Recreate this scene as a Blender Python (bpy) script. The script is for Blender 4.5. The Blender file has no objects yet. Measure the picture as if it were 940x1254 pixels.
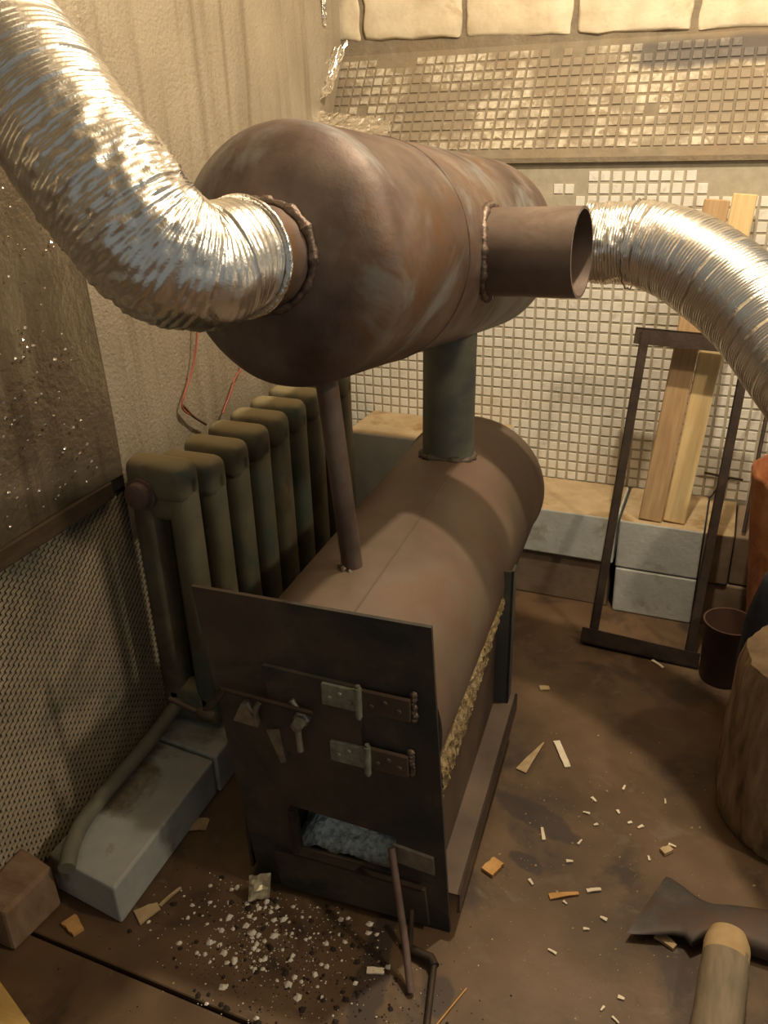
import bpy, bmesh, math, random
from mathutils import Vector, Matrix, noise
random.seed(7)
S = bpy.context.scene
COL = S.collection

# ------------------------------------------------------------------ camera, world, lamp, exposure
cam_data = bpy.data.cameras.new('camera')
cam = bpy.data.objects.new('camera', cam_data); COL.objects.link(cam)
cam.location = (0.39827, -1.93782, 1.04455)
cam.rotation_mode = 'XYZ'
cam.rotation_euler = (1.13520443, 0.02662984, 0.39249021)
cam_data.sensor_fit = 'HORIZONTAL'; cam_data.sensor_width = 36.0
cam_data.lens = 36.0 * 1000.136 / 940.0
cam_data.clip_start = 0.02
S.camera = cam

w = bpy.data.worlds.new('world'); S.world = w; w.use_nodes = True
bg = w.node_tree.nodes['Background']
bg.inputs[0].default_value = (0.84, 0.87, 0.82, 1); bg.inputs[1].default_value = 0.125

lamp_d = bpy.data.lights.new('bulb_light', 'POINT')
lamp_d.energy = 36.0; lamp_d.color = (1.0, 0.83, 0.60); lamp_d.shadow_soft_size = 0.022
lamp = bpy.data.objects.new('bulb_light', lamp_d); COL.objects.link(lamp)
lamp.location = (0.36, -0.67, 1.85)

lamp2_d = bpy.data.lights.new('far_bulb_light', 'POINT')
lamp2_d.energy = 25.0; lamp2_d.color = (1.0, 0.82, 0.57); lamp2_d.shadow_soft_size = 0.05
lamp2 = bpy.data.objects.new('far_bulb_light', lamp2_d); COL.objects.link(lamp2)
lamp2.location = (1.45, -1.14, 1.78)

vs = S.view_settings
vs.view_transform = 'Standard'; vs.look = 'None'; vs.gamma = 1.0; vs.use_curve_mapping = False
vs.exposure = 0.68

# ------------------------------------------------------------------ materials
def new_mat(name):
    m = bpy.data.materials.new(name); m.use_nodes = True
    nt = m.node_tree
    return m, nt, nt.nodes['Principled BSDF']

def node(nt, typ, **kw):
    n = nt.nodes.new(typ)
    for k, v in kw.items(): setattr(n, k, v)
    return n

def coords(nt, scale=(1, 1, 1), space='Object'):
    if space == 'World':
        src = node(nt, 'ShaderNodeNewGeometry').outputs['Position']
    else:
        src = node(nt, 'ShaderNodeTexCoord').outputs['Object']
    mp = node(nt, 'ShaderNodeMapping'); mp.inputs['Scale'].default_value = scale
    nt.links.new(src, mp.inputs['Vector'])
    return mp.outputs['Vector']

def noise_tex(nt, vec, scale, detail=4.0, rough=0.55, dist=0.0):
    n = node(nt, 'ShaderNodeTexNoise')
    n.inputs['Scale'].default_value = scale; n.inputs['Detail'].default_value = detail
    n.inputs['Roughness'].default_value = rough; n.inputs['Distortion'].default_value = dist
    nt.links.new(vec, n.inputs['Vector'])
    return n.outputs['Fac']

def ramp(nt, fac, stops):
    r = node(nt, 'ShaderNodeValToRGB')
    els = r.color_ramp.elements
    while len(els) < len(stops): els.new(0.5)
    for e, (p, c) in zip(els, stops):
        e.position = p; e.color = (*c, 1) if len(c) == 3 else c
    nt.links.new(fac, r.inputs['Fac'])
    return r.outputs['Color']

def mix(nt, fac, a, b, blend='MIX'):
    m = node(nt, 'ShaderNodeMix', data_type='RGBA', blend_type=blend)
    def put(sock, v):
        if isinstance(v, (tuple, list)): sock.default_value = (*v, 1)
        elif isinstance(v, (int, float)): sock.default_value = v
        else: nt.links.new(v, sock)
    put(m.inputs[0], fac); put(m.inputs[6], a); put(m.inputs[7], b)
    return m.outputs[2]

def bump(nt, bs, height, strength=0.4, dist=0.004):
    b = node(nt, 'ShaderNodeBump')
    b.inputs['Strength'].default_value = strength; b.inputs['Distance'].default_value = dist
    nt.links.new(height, b.inputs['Height']); nt.links.new(b.outputs['Normal'], bs.inputs['Normal'])

def mat(name, stops, scale=12, detail=5, rough=0.7, metal=0.0, bump_scale=None, bump_strength=0.3, bump_dist=0.003,
        stretch=(1, 1, 1), stain=None, stain_scale=5, stain_range=(0.45, 0.62), space='World', rough_var=0.0, spec=0.5, second=None):
    """stops: colour ramp over a noise; stain: a second colour in large irregular patches."""
    m, nt, bs = new_mat(name)
    v = coords(nt, stretch, space)
    f = noise_tex(nt, v, scale, detail)
    c = ramp(nt, f, stops)
    if stain:
        g = noise_tex(nt, coords(nt, (1, 1, 1), space), stain_scale, 6, 0.65, 0.4)
        fr = ramp(nt, g, [(stain_range[0], (0, 0, 0)), (stain_range[1], (1, 1, 1))])
        c = mix(nt, fr, c, stain)
    if second:
        g = noise_tex(nt, coords(nt, (1.0, 1.3, 0.8), space), second[1], 5, 0.6, 0.8)
        fr = ramp(nt, g, [(second[2], (0, 0, 0)), (second[3], (1, 1, 1))])
        c = mix(nt, fr, c, second[0])
    nt.links.new(c, bs.inputs['Base Color'])
    bs.inputs['Metallic'].default_value = metal
    bs.inputs['Specular IOR Level'].default_value = spec
    if rough_var:
        rr = node(nt, 'ShaderNodeMapRange'); rr.inputs[3].default_value = max(0.05, rough - rough_var); rr.inputs[4].default_value = min(1, rough + rough_var)
        nt.links.new(noise_tex(nt, v, scale * 0.7, 4), rr.inputs[0]); nt.links.new(rr.outputs[0], bs.inputs['Roughness'])
    else:
        bs.inputs['Roughness'].default_value = rough
    if bump_scale:
        bump(nt, bs, noise_tex(nt, v, bump_scale, 6, 0.6), bump_strength, bump_dist)
    return m

M = {}
M['floor'] = mat('painted_floor', [(0.3, (0.084, 0.048, 0.024)), (0.55, (0.132, 0.079, 0.041)), (0.75, (0.168, 0.107, 0.060))], 9, 8, 0.55,
                 bump_scale=60, bump_strength=0.25, bump_dist=0.002, stain=(0.055, 0.034, 0.023), stain_scale=5.5, stain_range=(0.52, 0.64), rough_var=0.15,
                 second=((0.15, 0.108, 0.072), 16, 0.60, 0.72))
M['seam'] = mat('seam_dark', [(0.3, (0.02, 0.012, 0.008)), (0.7, (0.04, 0.025, 0.018))], 20, rough=0.9)
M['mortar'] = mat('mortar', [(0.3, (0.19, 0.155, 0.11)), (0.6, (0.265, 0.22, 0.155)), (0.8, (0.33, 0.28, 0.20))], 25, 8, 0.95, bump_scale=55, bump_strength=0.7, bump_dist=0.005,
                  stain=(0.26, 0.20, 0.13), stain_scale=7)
M['grout'] = mat('grout', [(0.3, (0.40, 0.36, 0.27)), (0.7, (0.52, 0.47, 0.36))], 40, 6, 0.95, bump_scale=90, bump_strength=0.4, bump_dist=0.002,
                 stain=(0.27, 0.24, 0.13), stain_scale=4.2, stain_range=(0.60, 0.75))
M['tile'] = mat('glazed_tile', [(0.35, (0.82, 0.79, 0.70)), (0.6, (0.88, 0.86, 0.79))], 30, 3, 0.38, rough_var=0.1, bump_scale=120, bump_strength=0.08,
                stain=(0.60, 0.54, 0.36), stain_scale=4.2, stain_range=(0.60, 0.76), second=((0.68, 0.66, 0.60), 34, 0.60, 0.68))
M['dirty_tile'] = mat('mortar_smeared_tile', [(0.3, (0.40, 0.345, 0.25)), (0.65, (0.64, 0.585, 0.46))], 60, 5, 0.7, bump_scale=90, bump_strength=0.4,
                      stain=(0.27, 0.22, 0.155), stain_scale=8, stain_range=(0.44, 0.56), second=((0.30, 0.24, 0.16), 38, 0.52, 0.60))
M['brick'] = mat('cream_brick', [(0.3, (0.58, 0.49, 0.34)), (0.55, (0.72, 0.63, 0.46)), (0.8, (0.78, 0.70, 0.54))], 14, 7, 0.9, bump_scale=45, bump_strength=0.5, bump_dist=0.004,
                 stain=(0.50, 0.40, 0.26), stain_scale=10, stain_range=(0.60, 0.70))
M['white_block'] = mat('white_block', [(0.3, (0.50, 0.52, 0.49)), (0.7, (0.64, 0.66, 0.62))], 18, 7, 0.95, bump_scale=70, bump_strength=0.35, bump_dist=0.003,
                       stain=(0.36, 0.35, 0.29), stain_scale=9, stain_range=(0.56, 0.68))
M['dusty_block'] = mat('dusty_block', [(0.3, (0.40, 0.30, 0.17)), (0.7, (0.54, 0.42, 0.26))], 15, 7, 0.95, bump_scale=60, bump_strength=0.35, bump_dist=0.003,
                       stain=(0.30, 0.20, 0.09), stain_scale=8, stain_range=(0.52, 0.64))
M['brown_block'] = mat('brown_block', [(0.3, (0.16, 0.11, 0.07)), (0.7, (0.25, 0.185, 0.125))], 18, 7, 0.95, bump_scale=60, bump_strength=0.4, bump_dist=0.003)
M['clay_block'] = mat('clay_block', [(0.3, (0.22, 0.125, 0.07)), (0.7, (0.36, 0.24, 0.16))], 20, 7, 0.95, stretch=(1, 2.5, 1), bump_scale=60, bump_strength=0.5, bump_dist=0.004)
M['rust_tank'] = mat('rusty_tank_steel', [(0.28, (0.075, 0.048, 0.038)), (0.5, (0.15, 0.106, 0.086)), (0.72, (0.24, 0.185, 0.15))], 11, 10, 0.52, 0.35, bump_scale=38, bump_strength=0.35, bump_dist=0.003,
                     stain=(0.155, 0.082, 0.042), stain_scale=3.4, stain_range=(0.54, 0.64), rough_var=0.16, second=((0.25, 0.245, 0.235), 4.5, 0.56, 0.68))
M['rust_barrel'] = mat('rusty_barrel_steel', [(0.3, (0.105, 0.074, 0.052)), (0.6, (0.165, 0.120, 0.085))], 7, 7, 0.6, 0.25, bump_scale=60, bump_strength=0.15, bump_dist=0.002,
                       stain=(0.165, 0.088, 0.056), stain_scale=3, stain_range=(0.55, 0.7), rough_var=0.1)
M['sooty'] = mat('sooty_steel', [(0.3, (0.075, 0.057, 0.043)), (0.55, (0.115, 0.086, 0.064)), (0.8, (0.155, 0.115, 0.085))], 9, 8, 0.62, 0.35, bump_scale=60, bump_strength=0.2, bump_dist=0.002,
                 stain=(0.040, 0.043, 0.040), stain_scale=5, stain_range=(0.46, 0.60), rough_var=0.1)
M['side_steel'] = mat('rust_brown_rail', [(0.3, (0.075, 0.050, 0.035)), (0.7, (0.125, 0.085, 0.060))], 14, 7, 0.65, 0.2, bump_scale=60, bump_strength=0.2)
M['green_steel'] = mat('grey_green_steel', [(0.3, (0.17, 0.18, 0.14)), (0.7, (0.36, 0.37, 0.30))], 70, 6, 0.5, 0.35, bump_scale=90, bump_strength=0.4)
M['stub'] = mat('brown_pipe_steel', [(0.3, (0.125, 0.088, 0.070)), (0.55, (0.195, 0.145, 0.115)), (0.8, (0.26, 0.20, 0.16))], 9, 8, 0.55, 0.3, bump_scale=45, bump_strength=0.2, stain=(0.13, 0.085, 0.06), stain_scale=7, stain_range=(0.55, 0.68))
M['bare_steel'] = mat('worn_bare_steel', [(0.3, (0.20, 0.18, 0.15)), (0.7, (0.38, 0.35, 0.30))], 60, 6, 0.45, 0.7, bump_scale=90, bump_strength=0.3)
M['weld'] = mat('weld_bead', [(0.3, (0.10, 0.07, 0.055)), (0.7, (0.26, 0.20, 0.16))], 120, 4, 0.42, 0.7, bump_scale=160, bump_strength=0.6)
M['flue'] = mat('heat_blued_pipe', [(0.3, (0.10, 0.105, 0.085)), (0.55, (0.175, 0.18, 0.14)), (0.8, (0.24, 0.225, 0.165))], 11, 7, 0.6, 0.4, bump_scale=50, bump_strength=0.2,
                stain=(0.11, 0.115, 0.125), stain_scale=5, stain_range=(0.46, 0.62))
M['iron_frame'] = mat('rusty_angle_iron', [(0.3, (0.035, 0.024, 0.018)), (0.7, (0.072, 0.047, 0.033))], 30, 6, 0.65, 0.4, bump_scale=90, bump_strength=0.3)
M['radiator'] = mat('old_green_grey_paint', [(0.3, (0.105, 0.092, 0.058)), (0.55, (0.165, 0.145, 0.092)), (0.8, (0.225, 0.195, 0.125))], 10, 7, 0.62, bump_scale=70, bump_strength=0.25, bump_dist=0.002,
                    stain=(0.092, 0.122, 0.090), stain_scale=6, stain_range=(0.52, 0.64), second=((0.125, 0.085, 0.052), 9, 0.55, 0.66))
def dust_on_top(m, colr, lo, hi, amt):
    """dust lying on upward faces, thicker in patches"""
    nt = m.node_tree; bs = nt.nodes['Principled BSDF']; old = bs.inputs['Base Color'].links[0].from_socket
    sx = node(nt, 'ShaderNodeSeparateXYZ'); nt.links.new(node(nt, 'ShaderNodeNewGeometry').outputs['Normal'], sx.inputs[0])
    ad = node(nt, 'ShaderNodeMath', operation='MULTIPLY_ADD'); nt.links.new(noise_tex(nt, coords(nt, (1, 1, 1), 'World'), 22, 6), ad.inputs[0]); ad.inputs[1].default_value = 0.8; nt.links.new(sx.outputs[2], ad.inputs[2])
    r = node(nt, 'ShaderNodeMapRange', interpolation_type='SMOOTHSTEP'); r.inputs[1].default_value = lo; r.inputs[2].default_value = hi; r.inputs[4].default_value = amt
    nt.links.new(ad.outputs[0], r.inputs[0]); nt.links.new(mix(nt, r.outputs[0], old, colr), bs.inputs['Base Color'])
dust_on_top(M['radiator'], (0.34, 0.285, 0.155), 0.75, 1.30, 0.85)
M['pipe_paint'] = mat('grey_green_pipe', [(0.3, (0.16, 0.15, 0.11)), (0.7, (0.24, 0.22, 0.165))], 25, 6, 0.6, bump_scale=70, bump_strength=0.2)
M['plug'] = mat('rust_plug', [(0.3, (0.13, 0.085, 0.07)), (0.7, (0.21, 0.14, 0.115))], 40, 6, 0.7, 0.2, bump_scale=80, bump_strength=0.3)
M['plank_brown'] = mat('weathered_plank', [(0.3, (0.36, 0.225, 0.11)), (0.6, (0.50, 0.335, 0.175)), (0.8, (0.58, 0.41, 0.23))], 10, 8, 0.8, stretch=(9, 9, 0.8), bump_scale=14, bump_strength=0.2, space='Object')
M['plank_pale'] = mat('pale_plank', [(0.3, (0.62, 0.44, 0.20)), (0.6, (0.76, 0.58, 0.30)), (0.8, (0.82, 0.66, 0.38))], 8, 8, 0.75, stretch=(9, 9, 0.8), bump_scale=14, bump_strength=0.15, space='Object',
                      stain=(0.40, 0.30, 0.17), stain_scale=9, stain_range=(0.62, 0.75))
M['yellow_wood'] = mat('yellow_wood', [(0.3, (0.50, 0.31, 0.09)), (0.7, (0.68, 0.45, 0.16))], 8, 7, 0.7, stretch=(2, 12, 12), bump_scale=20, bump_strength=0.15, space='Object')
M['bark'] = mat('split_log_wood', [(0.28, (0.11, 0.065, 0.034)), (0.5, (0.30, 0.205, 0.115)), (0.75, (0.47, 0.35, 0.21))], 16, 9, 0.9, stretch=(3, 3, 0.7), bump_scale=22, bump_strength=0.9, bump_dist=0.012)
M['log_end'] = mat('log_end_grain', [(0.3, (0.20, 0.135, 0.075)), (0.7, (0.34, 0.245, 0.14))], 30, 6, 0.9, bump_scale=60, bump_strength=0.3)
M['axe'] = mat('axe_iron', [(0.3, (0.060, 0.052, 0.048)), (0.6, (0.105, 0.092, 0.085)), (0.8, (0.17, 0.155, 0.145))], 22, 7, 0.62, 0.35, bump_scale=70, bump_strength=0.25, stain=(0.10, 0.06, 0.04), stain_scale=12)
M['handle_end'] = mat('hewn_handle_end', [(0.3, (0.36, 0.24, 0.11)), (0.7, (0.52, 0.37, 0.19))], 25, 6, 0.8, bump_scale=50, bump_strength=0.3)
M['handle'] = mat('grimy_handle', [(0.3, (0.15, 0.12, 0.075)), (0.7, (0.26, 0.20, 0.13))], 15, 7, 0.75, stretch=(6, 1, 6), bump_scale=30, bump_strength=0.2)
M['bucket'] = mat('brown_bucket', [(0.3, (0.055, 0.026, 0.018)), (0.7, (0.095, 0.048, 0.032))], 15, 5, 0.6, bump_scale=40, bump_strength=0.15)
M['orange'] = mat('rust_orange_tub', [(0.3, (0.30, 0.10, 0.035)), (0.55, (0.46, 0.18, 0.07)), (0.8, (0.58, 0.27, 0.11))], 14, 7, 0.75, 0.1, bump_scale=30, bump_strength=0.3, stain=(0.22, 0.07, 0.03), stain_scale=9)
M['navy'] = mat('navy_cloth', [(0.3, (0.020, 0.023, 0.035)), (0.7, (0.045, 0.05, 0.072))], 30, 5, 0.9, bump_scale=60, bump_strength=0.5)
M['wire_red'] = mat('red_wire', [(0.3, (0.36, 0.075, 0.045)), (0.7, (0.46, 0.11, 0.07))], 60, 3, 0.5)
M['wire_brown'] = mat('brown_wire', [(0.3, (0.10, 0.05, 0.03)), (0.7, (0.16, 0.09, 0.05))], 60, 3, 0.6)
M['chip_white'] = mat('fresh_wood_chip', [(0.3, (0.72, 0.62, 0.45)), (0.7, (0.86, 0.78, 0.62))], 60, 4, 0.8)
M['chip_tan'] = mat('tan_wood_chip', [(0.3, (0.42, 0.30, 0.16)), (0.7, (0.56, 0.42, 0.25))], 60, 4, 0.85)
M['chip_orange'] = mat('orange_wood_chip', [(0.3, (0.52, 0.27, 0.08)), (0.7, (0.66, 0.38, 0.14))], 60, 4, 0.8)
M['ash_white'] = mat('white_ash', [(0.3, (0.70, 0.65, 0.55)), (0.7, (0.90, 0.86, 0.76))], 60, 4, 0.95)
M['ash_grey'] = mat('grey_ash', [(0.3, (0.26, 0.31, 0.32)), (0.5, (0.60, 0.68, 0.68)), (0.72, (0.90, 0.95, 0.93))], 130, 6, 0.95, bump_scale=90, bump_strength=1.0, bump_dist=0.006)
M['wool'] = mat('heat_proof_wool', [(0.3, (0.13, 0.085, 0.038)), (0.5, (0.27, 0.195, 0.095)), (0.75, (0.42, 0.33, 0.185))], 45, 8, 1.0, bump_scale=80, bump_strength=1.0, bump_dist=0.008)
M['trim_wood'] = mat('dark_wall_batten', [(0.3, (0.055, 0.034, 0.018)), (0.7, (0.10, 0.066, 0.038))], 15, 7, 0.8, stretch=(3, 1, 6), bump_scale=40, bump_strength=0.3)
M['plaster'] = mat('rough_plaster', [(0.3, (0.33, 0.28, 0.21)), (0.7, (0.42, 0.36, 0.28))], 12, 6, 0.95, bump_scale=40, bump_strength=0.4)
M['mesh_back'] = mat('mesh_backing', [(0.3, (0.05, 0.042, 0.030)), (0.7, (0.085, 0.07, 0.05))], 12, 6, 0.8)
M['mesh'] = mat('dull_expanded_metal', [(0.3, (0.30, 0.245, 0.165)), (0.7, (0.42, 0.345, 0.24))], 8, 6, 0.6, 0.15, stain=(0.15, 0.14, 0.10), stain_scale=4, stain_range=(0.5, 0.65))
M['scrap'] = mat('pale_scrap', [(0.3, (0.55, 0.48, 0.32)), (0.7, (0.72, 0.64, 0.46))], 40, 4, 0.4, 0.3)

def dark_band(m):  # darker band across the upper right of shelf mortar and tiles
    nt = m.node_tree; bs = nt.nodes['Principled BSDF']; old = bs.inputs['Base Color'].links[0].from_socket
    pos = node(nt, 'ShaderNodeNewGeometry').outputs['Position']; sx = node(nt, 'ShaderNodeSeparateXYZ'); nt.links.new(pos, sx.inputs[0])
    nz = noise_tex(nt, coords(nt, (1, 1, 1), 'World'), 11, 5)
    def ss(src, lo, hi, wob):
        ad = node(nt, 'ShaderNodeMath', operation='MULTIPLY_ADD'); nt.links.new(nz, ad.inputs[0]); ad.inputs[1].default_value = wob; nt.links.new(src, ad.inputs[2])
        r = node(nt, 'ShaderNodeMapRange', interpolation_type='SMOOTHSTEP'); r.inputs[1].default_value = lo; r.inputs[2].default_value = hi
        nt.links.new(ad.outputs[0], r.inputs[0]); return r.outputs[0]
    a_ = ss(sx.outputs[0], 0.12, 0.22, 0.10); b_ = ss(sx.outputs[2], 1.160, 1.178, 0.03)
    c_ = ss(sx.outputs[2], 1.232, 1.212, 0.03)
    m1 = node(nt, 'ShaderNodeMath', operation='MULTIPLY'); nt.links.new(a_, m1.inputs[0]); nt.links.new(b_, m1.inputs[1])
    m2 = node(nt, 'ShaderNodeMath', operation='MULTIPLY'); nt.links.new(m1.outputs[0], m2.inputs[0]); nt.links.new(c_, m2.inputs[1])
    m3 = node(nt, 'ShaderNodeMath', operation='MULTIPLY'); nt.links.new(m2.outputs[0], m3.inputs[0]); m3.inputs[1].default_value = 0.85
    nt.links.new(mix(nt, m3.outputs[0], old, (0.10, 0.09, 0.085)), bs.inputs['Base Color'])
dark_band(M['mortar']); dark_band(M['dirty_tile'])

def spots(m, items, colr):
    """old spills on the boards: ellipses (x, y, rx, ry, turn) with ragged rims"""
    nt = m.node_tree; bs = nt.nodes['Principled BSDF']
    pos = node(nt, 'ShaderNodeNewGeometry').outputs['Position']
    nz = noise_tex(nt, coords(nt, (1, 1, 1), 'World'), 38, 5)
    for (x, y, rx, ry, a, amt) in items:
        old = bs.inputs['Base Color'].links[0].from_socket
        mp = node(nt, 'ShaderNodeMapping', vector_type='TEXTURE')
        mp.inputs['Location'].default_value = (x, y, 0); mp.inputs['Rotation'].default_value = (0, 0, a); mp.inputs['Scale'].default_value = (rx, ry, 1)
        nt.links.new(pos, mp.inputs['Vector'])
        ln = node(nt, 'ShaderNodeVectorMath', operation='LENGTH'); nt.links.new(mp.outputs[0], ln.inputs[0])
        ad = node(nt, 'ShaderNodeMath', operation='MULTIPLY_ADD'); nt.links.new(nz, ad.inputs[0]); ad.inputs[1].default_value = 0.9; nt.links.new(ln.outputs['Value'], ad.inputs[2])
        r = node(nt, 'ShaderNodeMapRange', interpolation_type='SMOOTHSTEP'); r.inputs[1].default_value = 1.55; r.inputs[2].default_value = 1.25; r.inputs[4].default_value = amt
        nt.links.new(ad.outputs[0], r.inputs[0])
        nt.links.new(mix(nt, r.outputs[0], old, colr), bs.inputs['Base Color'])
spots(M['floor'], [(0.075, -1.275, 0.022, 0.14, 0.18, 0.75), (0.215, -0.905, 0.085, 0.028, -0.35, 0.75), (0.225, -1.005, 0.032, 0.016, -0.3, 0.75), (0.165, -1.262, 0.022, 0.03, 0.2, 0.7)], (0.034, 0.024, 0.022))

def foil_mat(name, c0, c1, metal, rough, bscale, bstr, bdist, streak=0.5, streak_col=(0.2, 0.15, 0.09)):
    m, nt, bs = new_mat(name)
    v = coords(nt, (1, 1, 1), 'World')
    c = ramp(nt, noise_tex(nt, v, 7, 7), [(0.3, c0), (0.7, c1)])
    sv = coords(nt, (1, 9, 0.55), 'World')
    st = ramp(nt, noise_tex(nt, sv, 2.4, 5, 0.6, 0.3), [(0.50, (0, 0, 0)), (0.72, (streak, streak, streak))])
    c = mix(nt, st, c, streak_col)
    nt.links.new(c, bs.inputs['Base Color'])
    bs.inputs['Metallic'].default_value = metal; bs.inputs['Roughness'].default_value = rough
    bump(nt, bs, noise_tex(nt, v, bscale, 3, 0.6), bstr, bdist)
    return m
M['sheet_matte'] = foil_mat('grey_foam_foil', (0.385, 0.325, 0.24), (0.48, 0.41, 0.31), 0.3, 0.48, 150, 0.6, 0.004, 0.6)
M['sheet_shiny'] = foil_mat('duct_shaded_foil', (0.23, 0.185, 0.13), (0.34, 0.28, 0.20), 0.6, 0.24, 70, 0.5, 0.005, 0.75, (0.10, 0.075, 0.048))  # brown foil, the duct's shadow painted into its darker colour
M['foil'] = foil_mat('bright_foil', (0.82, 0.79, 0.73), (0.92, 0.90, 0.86), 1.0, 0.20, 120, 0.5, 0.004, 0.0)
M['duct'] = foil_mat('aluminium_duct', (0.86, 0.84, 0.79), (0.94, 0.92, 0.88), 1.0, 0.30, 300, 0.25, 0.002, 0.0)

# ------------------------------------------------------------------ geometry helpers
def link_mesh(name, verts, faces, m=None, parent=None, smooth=False, mats=None, fmat=None):
    me = bpy.data.meshes.new(name); me.from_pydata([tuple(v) for v in verts], [], faces); me.update()
    for mm in (mats or ([m] if m else [])): me.materials.append(mm)
    if smooth:
        me.polygons.foreach_set('use_smooth', [True] * len(me.polygons))
        me.set_sharp_from_angle(angle=math.radians(48))
    if fmat: me.polygons.foreach_set('material_index', fmat)
    o = bpy.data.objects.new(name, me); COL.objects.link(o)
    if parent: o.parent = parent
    return o

class MB:
    """collects shapes that are built as ONE mesh object"""
    def __init__(s): s.v = []; s.f = []; s.m = []
    def add(s, verts, faces, mi=0):
        n = len(s.v); s.v += [tuple(v) for v in verts]; s.f += [tuple(i + n for i in f) for f in faces]; s.m += [mi] * len(faces); return s
    def build(s, name, m, parent=None, smooth=False):
        ms = m if isinstance(m, list) else [m]
        return link_mesh(name, s.v, s.f, None, parent, smooth, ms, s.m)

BOXF = [(0, 3, 2, 1), (4, 5, 6, 7), (0, 1, 5, 4), (1, 2, 6, 5), (2, 3, 7, 6), (3, 0, 4, 7)]
def hexa(p):   # 8 points: bottom 4, top 4
    return p, BOXF
def box_pts(x0, x1, y0, y1, z0, z1):
    return [(x0, y0, z0), (x1, y0, z0), (x1, y1, z0), (x0, y1, z0), (x0, y0, z1), (x1, y0, z1), (x1, y1, z1), (x0, y1, z1)]

def bevel_hexa(pts, r=0.004, seg=2, jitter=0.0, cuts=0):
    bm = bmesh.new()
    vs_ = [bm.verts.new(p) for p in pts]
    for f in BOXF: bm.faces.new([vs_[i] for i in f])
    bmesh.ops.recalc_face_normals(bm, faces=bm.faces)
    if r > 0: bmesh.ops.bevel(bm, geom=list(bm.edges), offset=r, segments=seg, profile=0.5, affect='EDGES', clamp_overlap=True)
    if cuts:
        bmesh.ops.subdivide_edges(bm, edges=[e_ for e_ in bm.edges if e_.calc_length() > 0.03], cuts=cuts, use_grid_fill=True)
    if jitter:
        for v in bm.verts:
            v.co += Vector(noise.noise_vector(v.co * 31.0)) * jitter
    bm.verts.index_update()
    V = [v.co.copy() for v in bm.verts]; F = [tuple(v.index for v in f.verts) for f in bm.faces]
    bm.free(); return V, F

def frame_of(d):
    d = Vector(d).normalized()
    a = Vector((0, 0, 1)) if abs(d.z) < 0.9 else Vector((1, 0, 0))
    u = d.cross(a).normalized(); return u, d.cross(u).normalized()

def revolve(origin, axis, prof, n=48, cap0=False, cap1=False, jitter=0.0):
    """prof: list of (distance along axis, radius)"""
    o = Vector(origin); ax = Vector(axis).normalized(); u, v = frame_of(ax)
    V = []; F = []
    for (t, r) in prof:
        for k in range(n):
            a = 2 * math.pi * k / n
            p = o + ax * t + (u * math.cos(a) + v * math.sin(a)) * r
            if jitter: p = p + Vector(noise.noise_vector(p * 60)) * jitter
            V.append(p)
    for i in range(len(prof) - 1):
        for k in range(n):
            F.append((i * n + k, i * n + (k + 1) % n, (i + 1) * n + (k + 1) % n, (i + 1) * n + k))
    if cap0: F.append(tuple(range(n))[::-1])
    if cap1: F.append(tuple((len(prof) - 1) * n + k for k in range(n)))
    return V, F

def catmull(P, step):
    P = [Vector(p) for p in P]
    Q = [P[0] * 2 - P[1]] + P + [P[-1] * 2 - P[-2]]
    out = []
    for i in range(1, len(Q) - 2):
        a, b, c, d = Q[i - 1], Q[i], Q[i + 1], Q[i + 2]
        for k in range(24):
            t = k / 24
            out.append(0.5 * ((2 * b) + (c - a) * t + (2 * a - 5 * b + 4 * c - d) * t * t + (3 * b - a - 3 * c + d) * t ** 3))
    out.append(P[-1])
    L = [0.0]
    for i in range(1, len(out)): L.append(L[-1] + (out[i] - out[i - 1]).length)
    res = []; j = 0; n = max(2, int(L[-1] / step))
    for i in range(n + 1):
        s = L[-1] * i / n
        while j < len(L) - 2 and L[j + 1] < s: j += 1
        t = (s - L[j]) / max(1e-9, L[j + 1] - L[j]); res.append(out[j].lerp(out[j + 1], t))
    return res, L[-1]

def tube(path, radius, n=12, cap=True):
    """radius: number or f(i, s, angle, point)"""
    V = []; F = []
    T = [(path[min(i + 1, len(path) - 1)] - path[max(i - 1, 0)]).normalized() for i in range(len(path))]
    u, v = frame_of(T[0]); s = 0.0
    for i, p in enumerate(path):
        if i:
            s += (p - path[i - 1]).length
            u = (u - T[i] * u.dot(T[i])).normalized(); v = T[i].cross(u)
        for k in range(n):
            a = 2 * math.pi * k / n
            r = radius(i, s, a, p) if callable(radius) else radius
            V.append(p + (u * math.cos(a) + v * math.sin(a)) * r)
    for i in range(len(path) - 1):
        for k in range(n): F.append((i * n + k, i * n + (k + 1) % n, (i + 1) * n + (k + 1) % n, (i + 1) * n + k))
    if cap:
        F.append(tuple(range(n))[::-1]); F.append(tuple((len(path) - 1) * n + k for k in range(n)))
    return V, F

def rod(pts, r, n=10):
    return tube([Vector(p) for p in pts], r, n)
def curve_rod(pts, r, step=0.006, n=10):
    p, _ = catmull(pts, step); return tube(p, r, n)

def prism(poly, axis_vec):
    """poly: list of 3D points; extruded along axis_vec"""
    n = len(poly); a = Vector(axis_vec)
    V = [Vector(p) for p in poly] + [Vector(p) + a for p in poly]
    F = [tuple(range(n))[::-1], tuple(range(n, 2 * n))] + [(i, (i + 1) % n, n + (i + 1) % n, n + i) for i in range(n)]
    return V, F

def empty(name, loc=(0, 0, 0)):
    o = bpy.data.objects.new(name, None); COL.objects.link(o); o.empty_display_size = 0.05
    return o
def tag(o, label=None, cat=None, group=None, kind=None):
    if label: o['label'] = label
    if cat: o['category'] = cat
    if group: o['group'] = group
    if kind: o['kind'] = kind
    return o

# ------------------------------------------------------------------ setting
def wall_x(y): return -0.548 - 0.065 * (y + 0.5)

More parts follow.
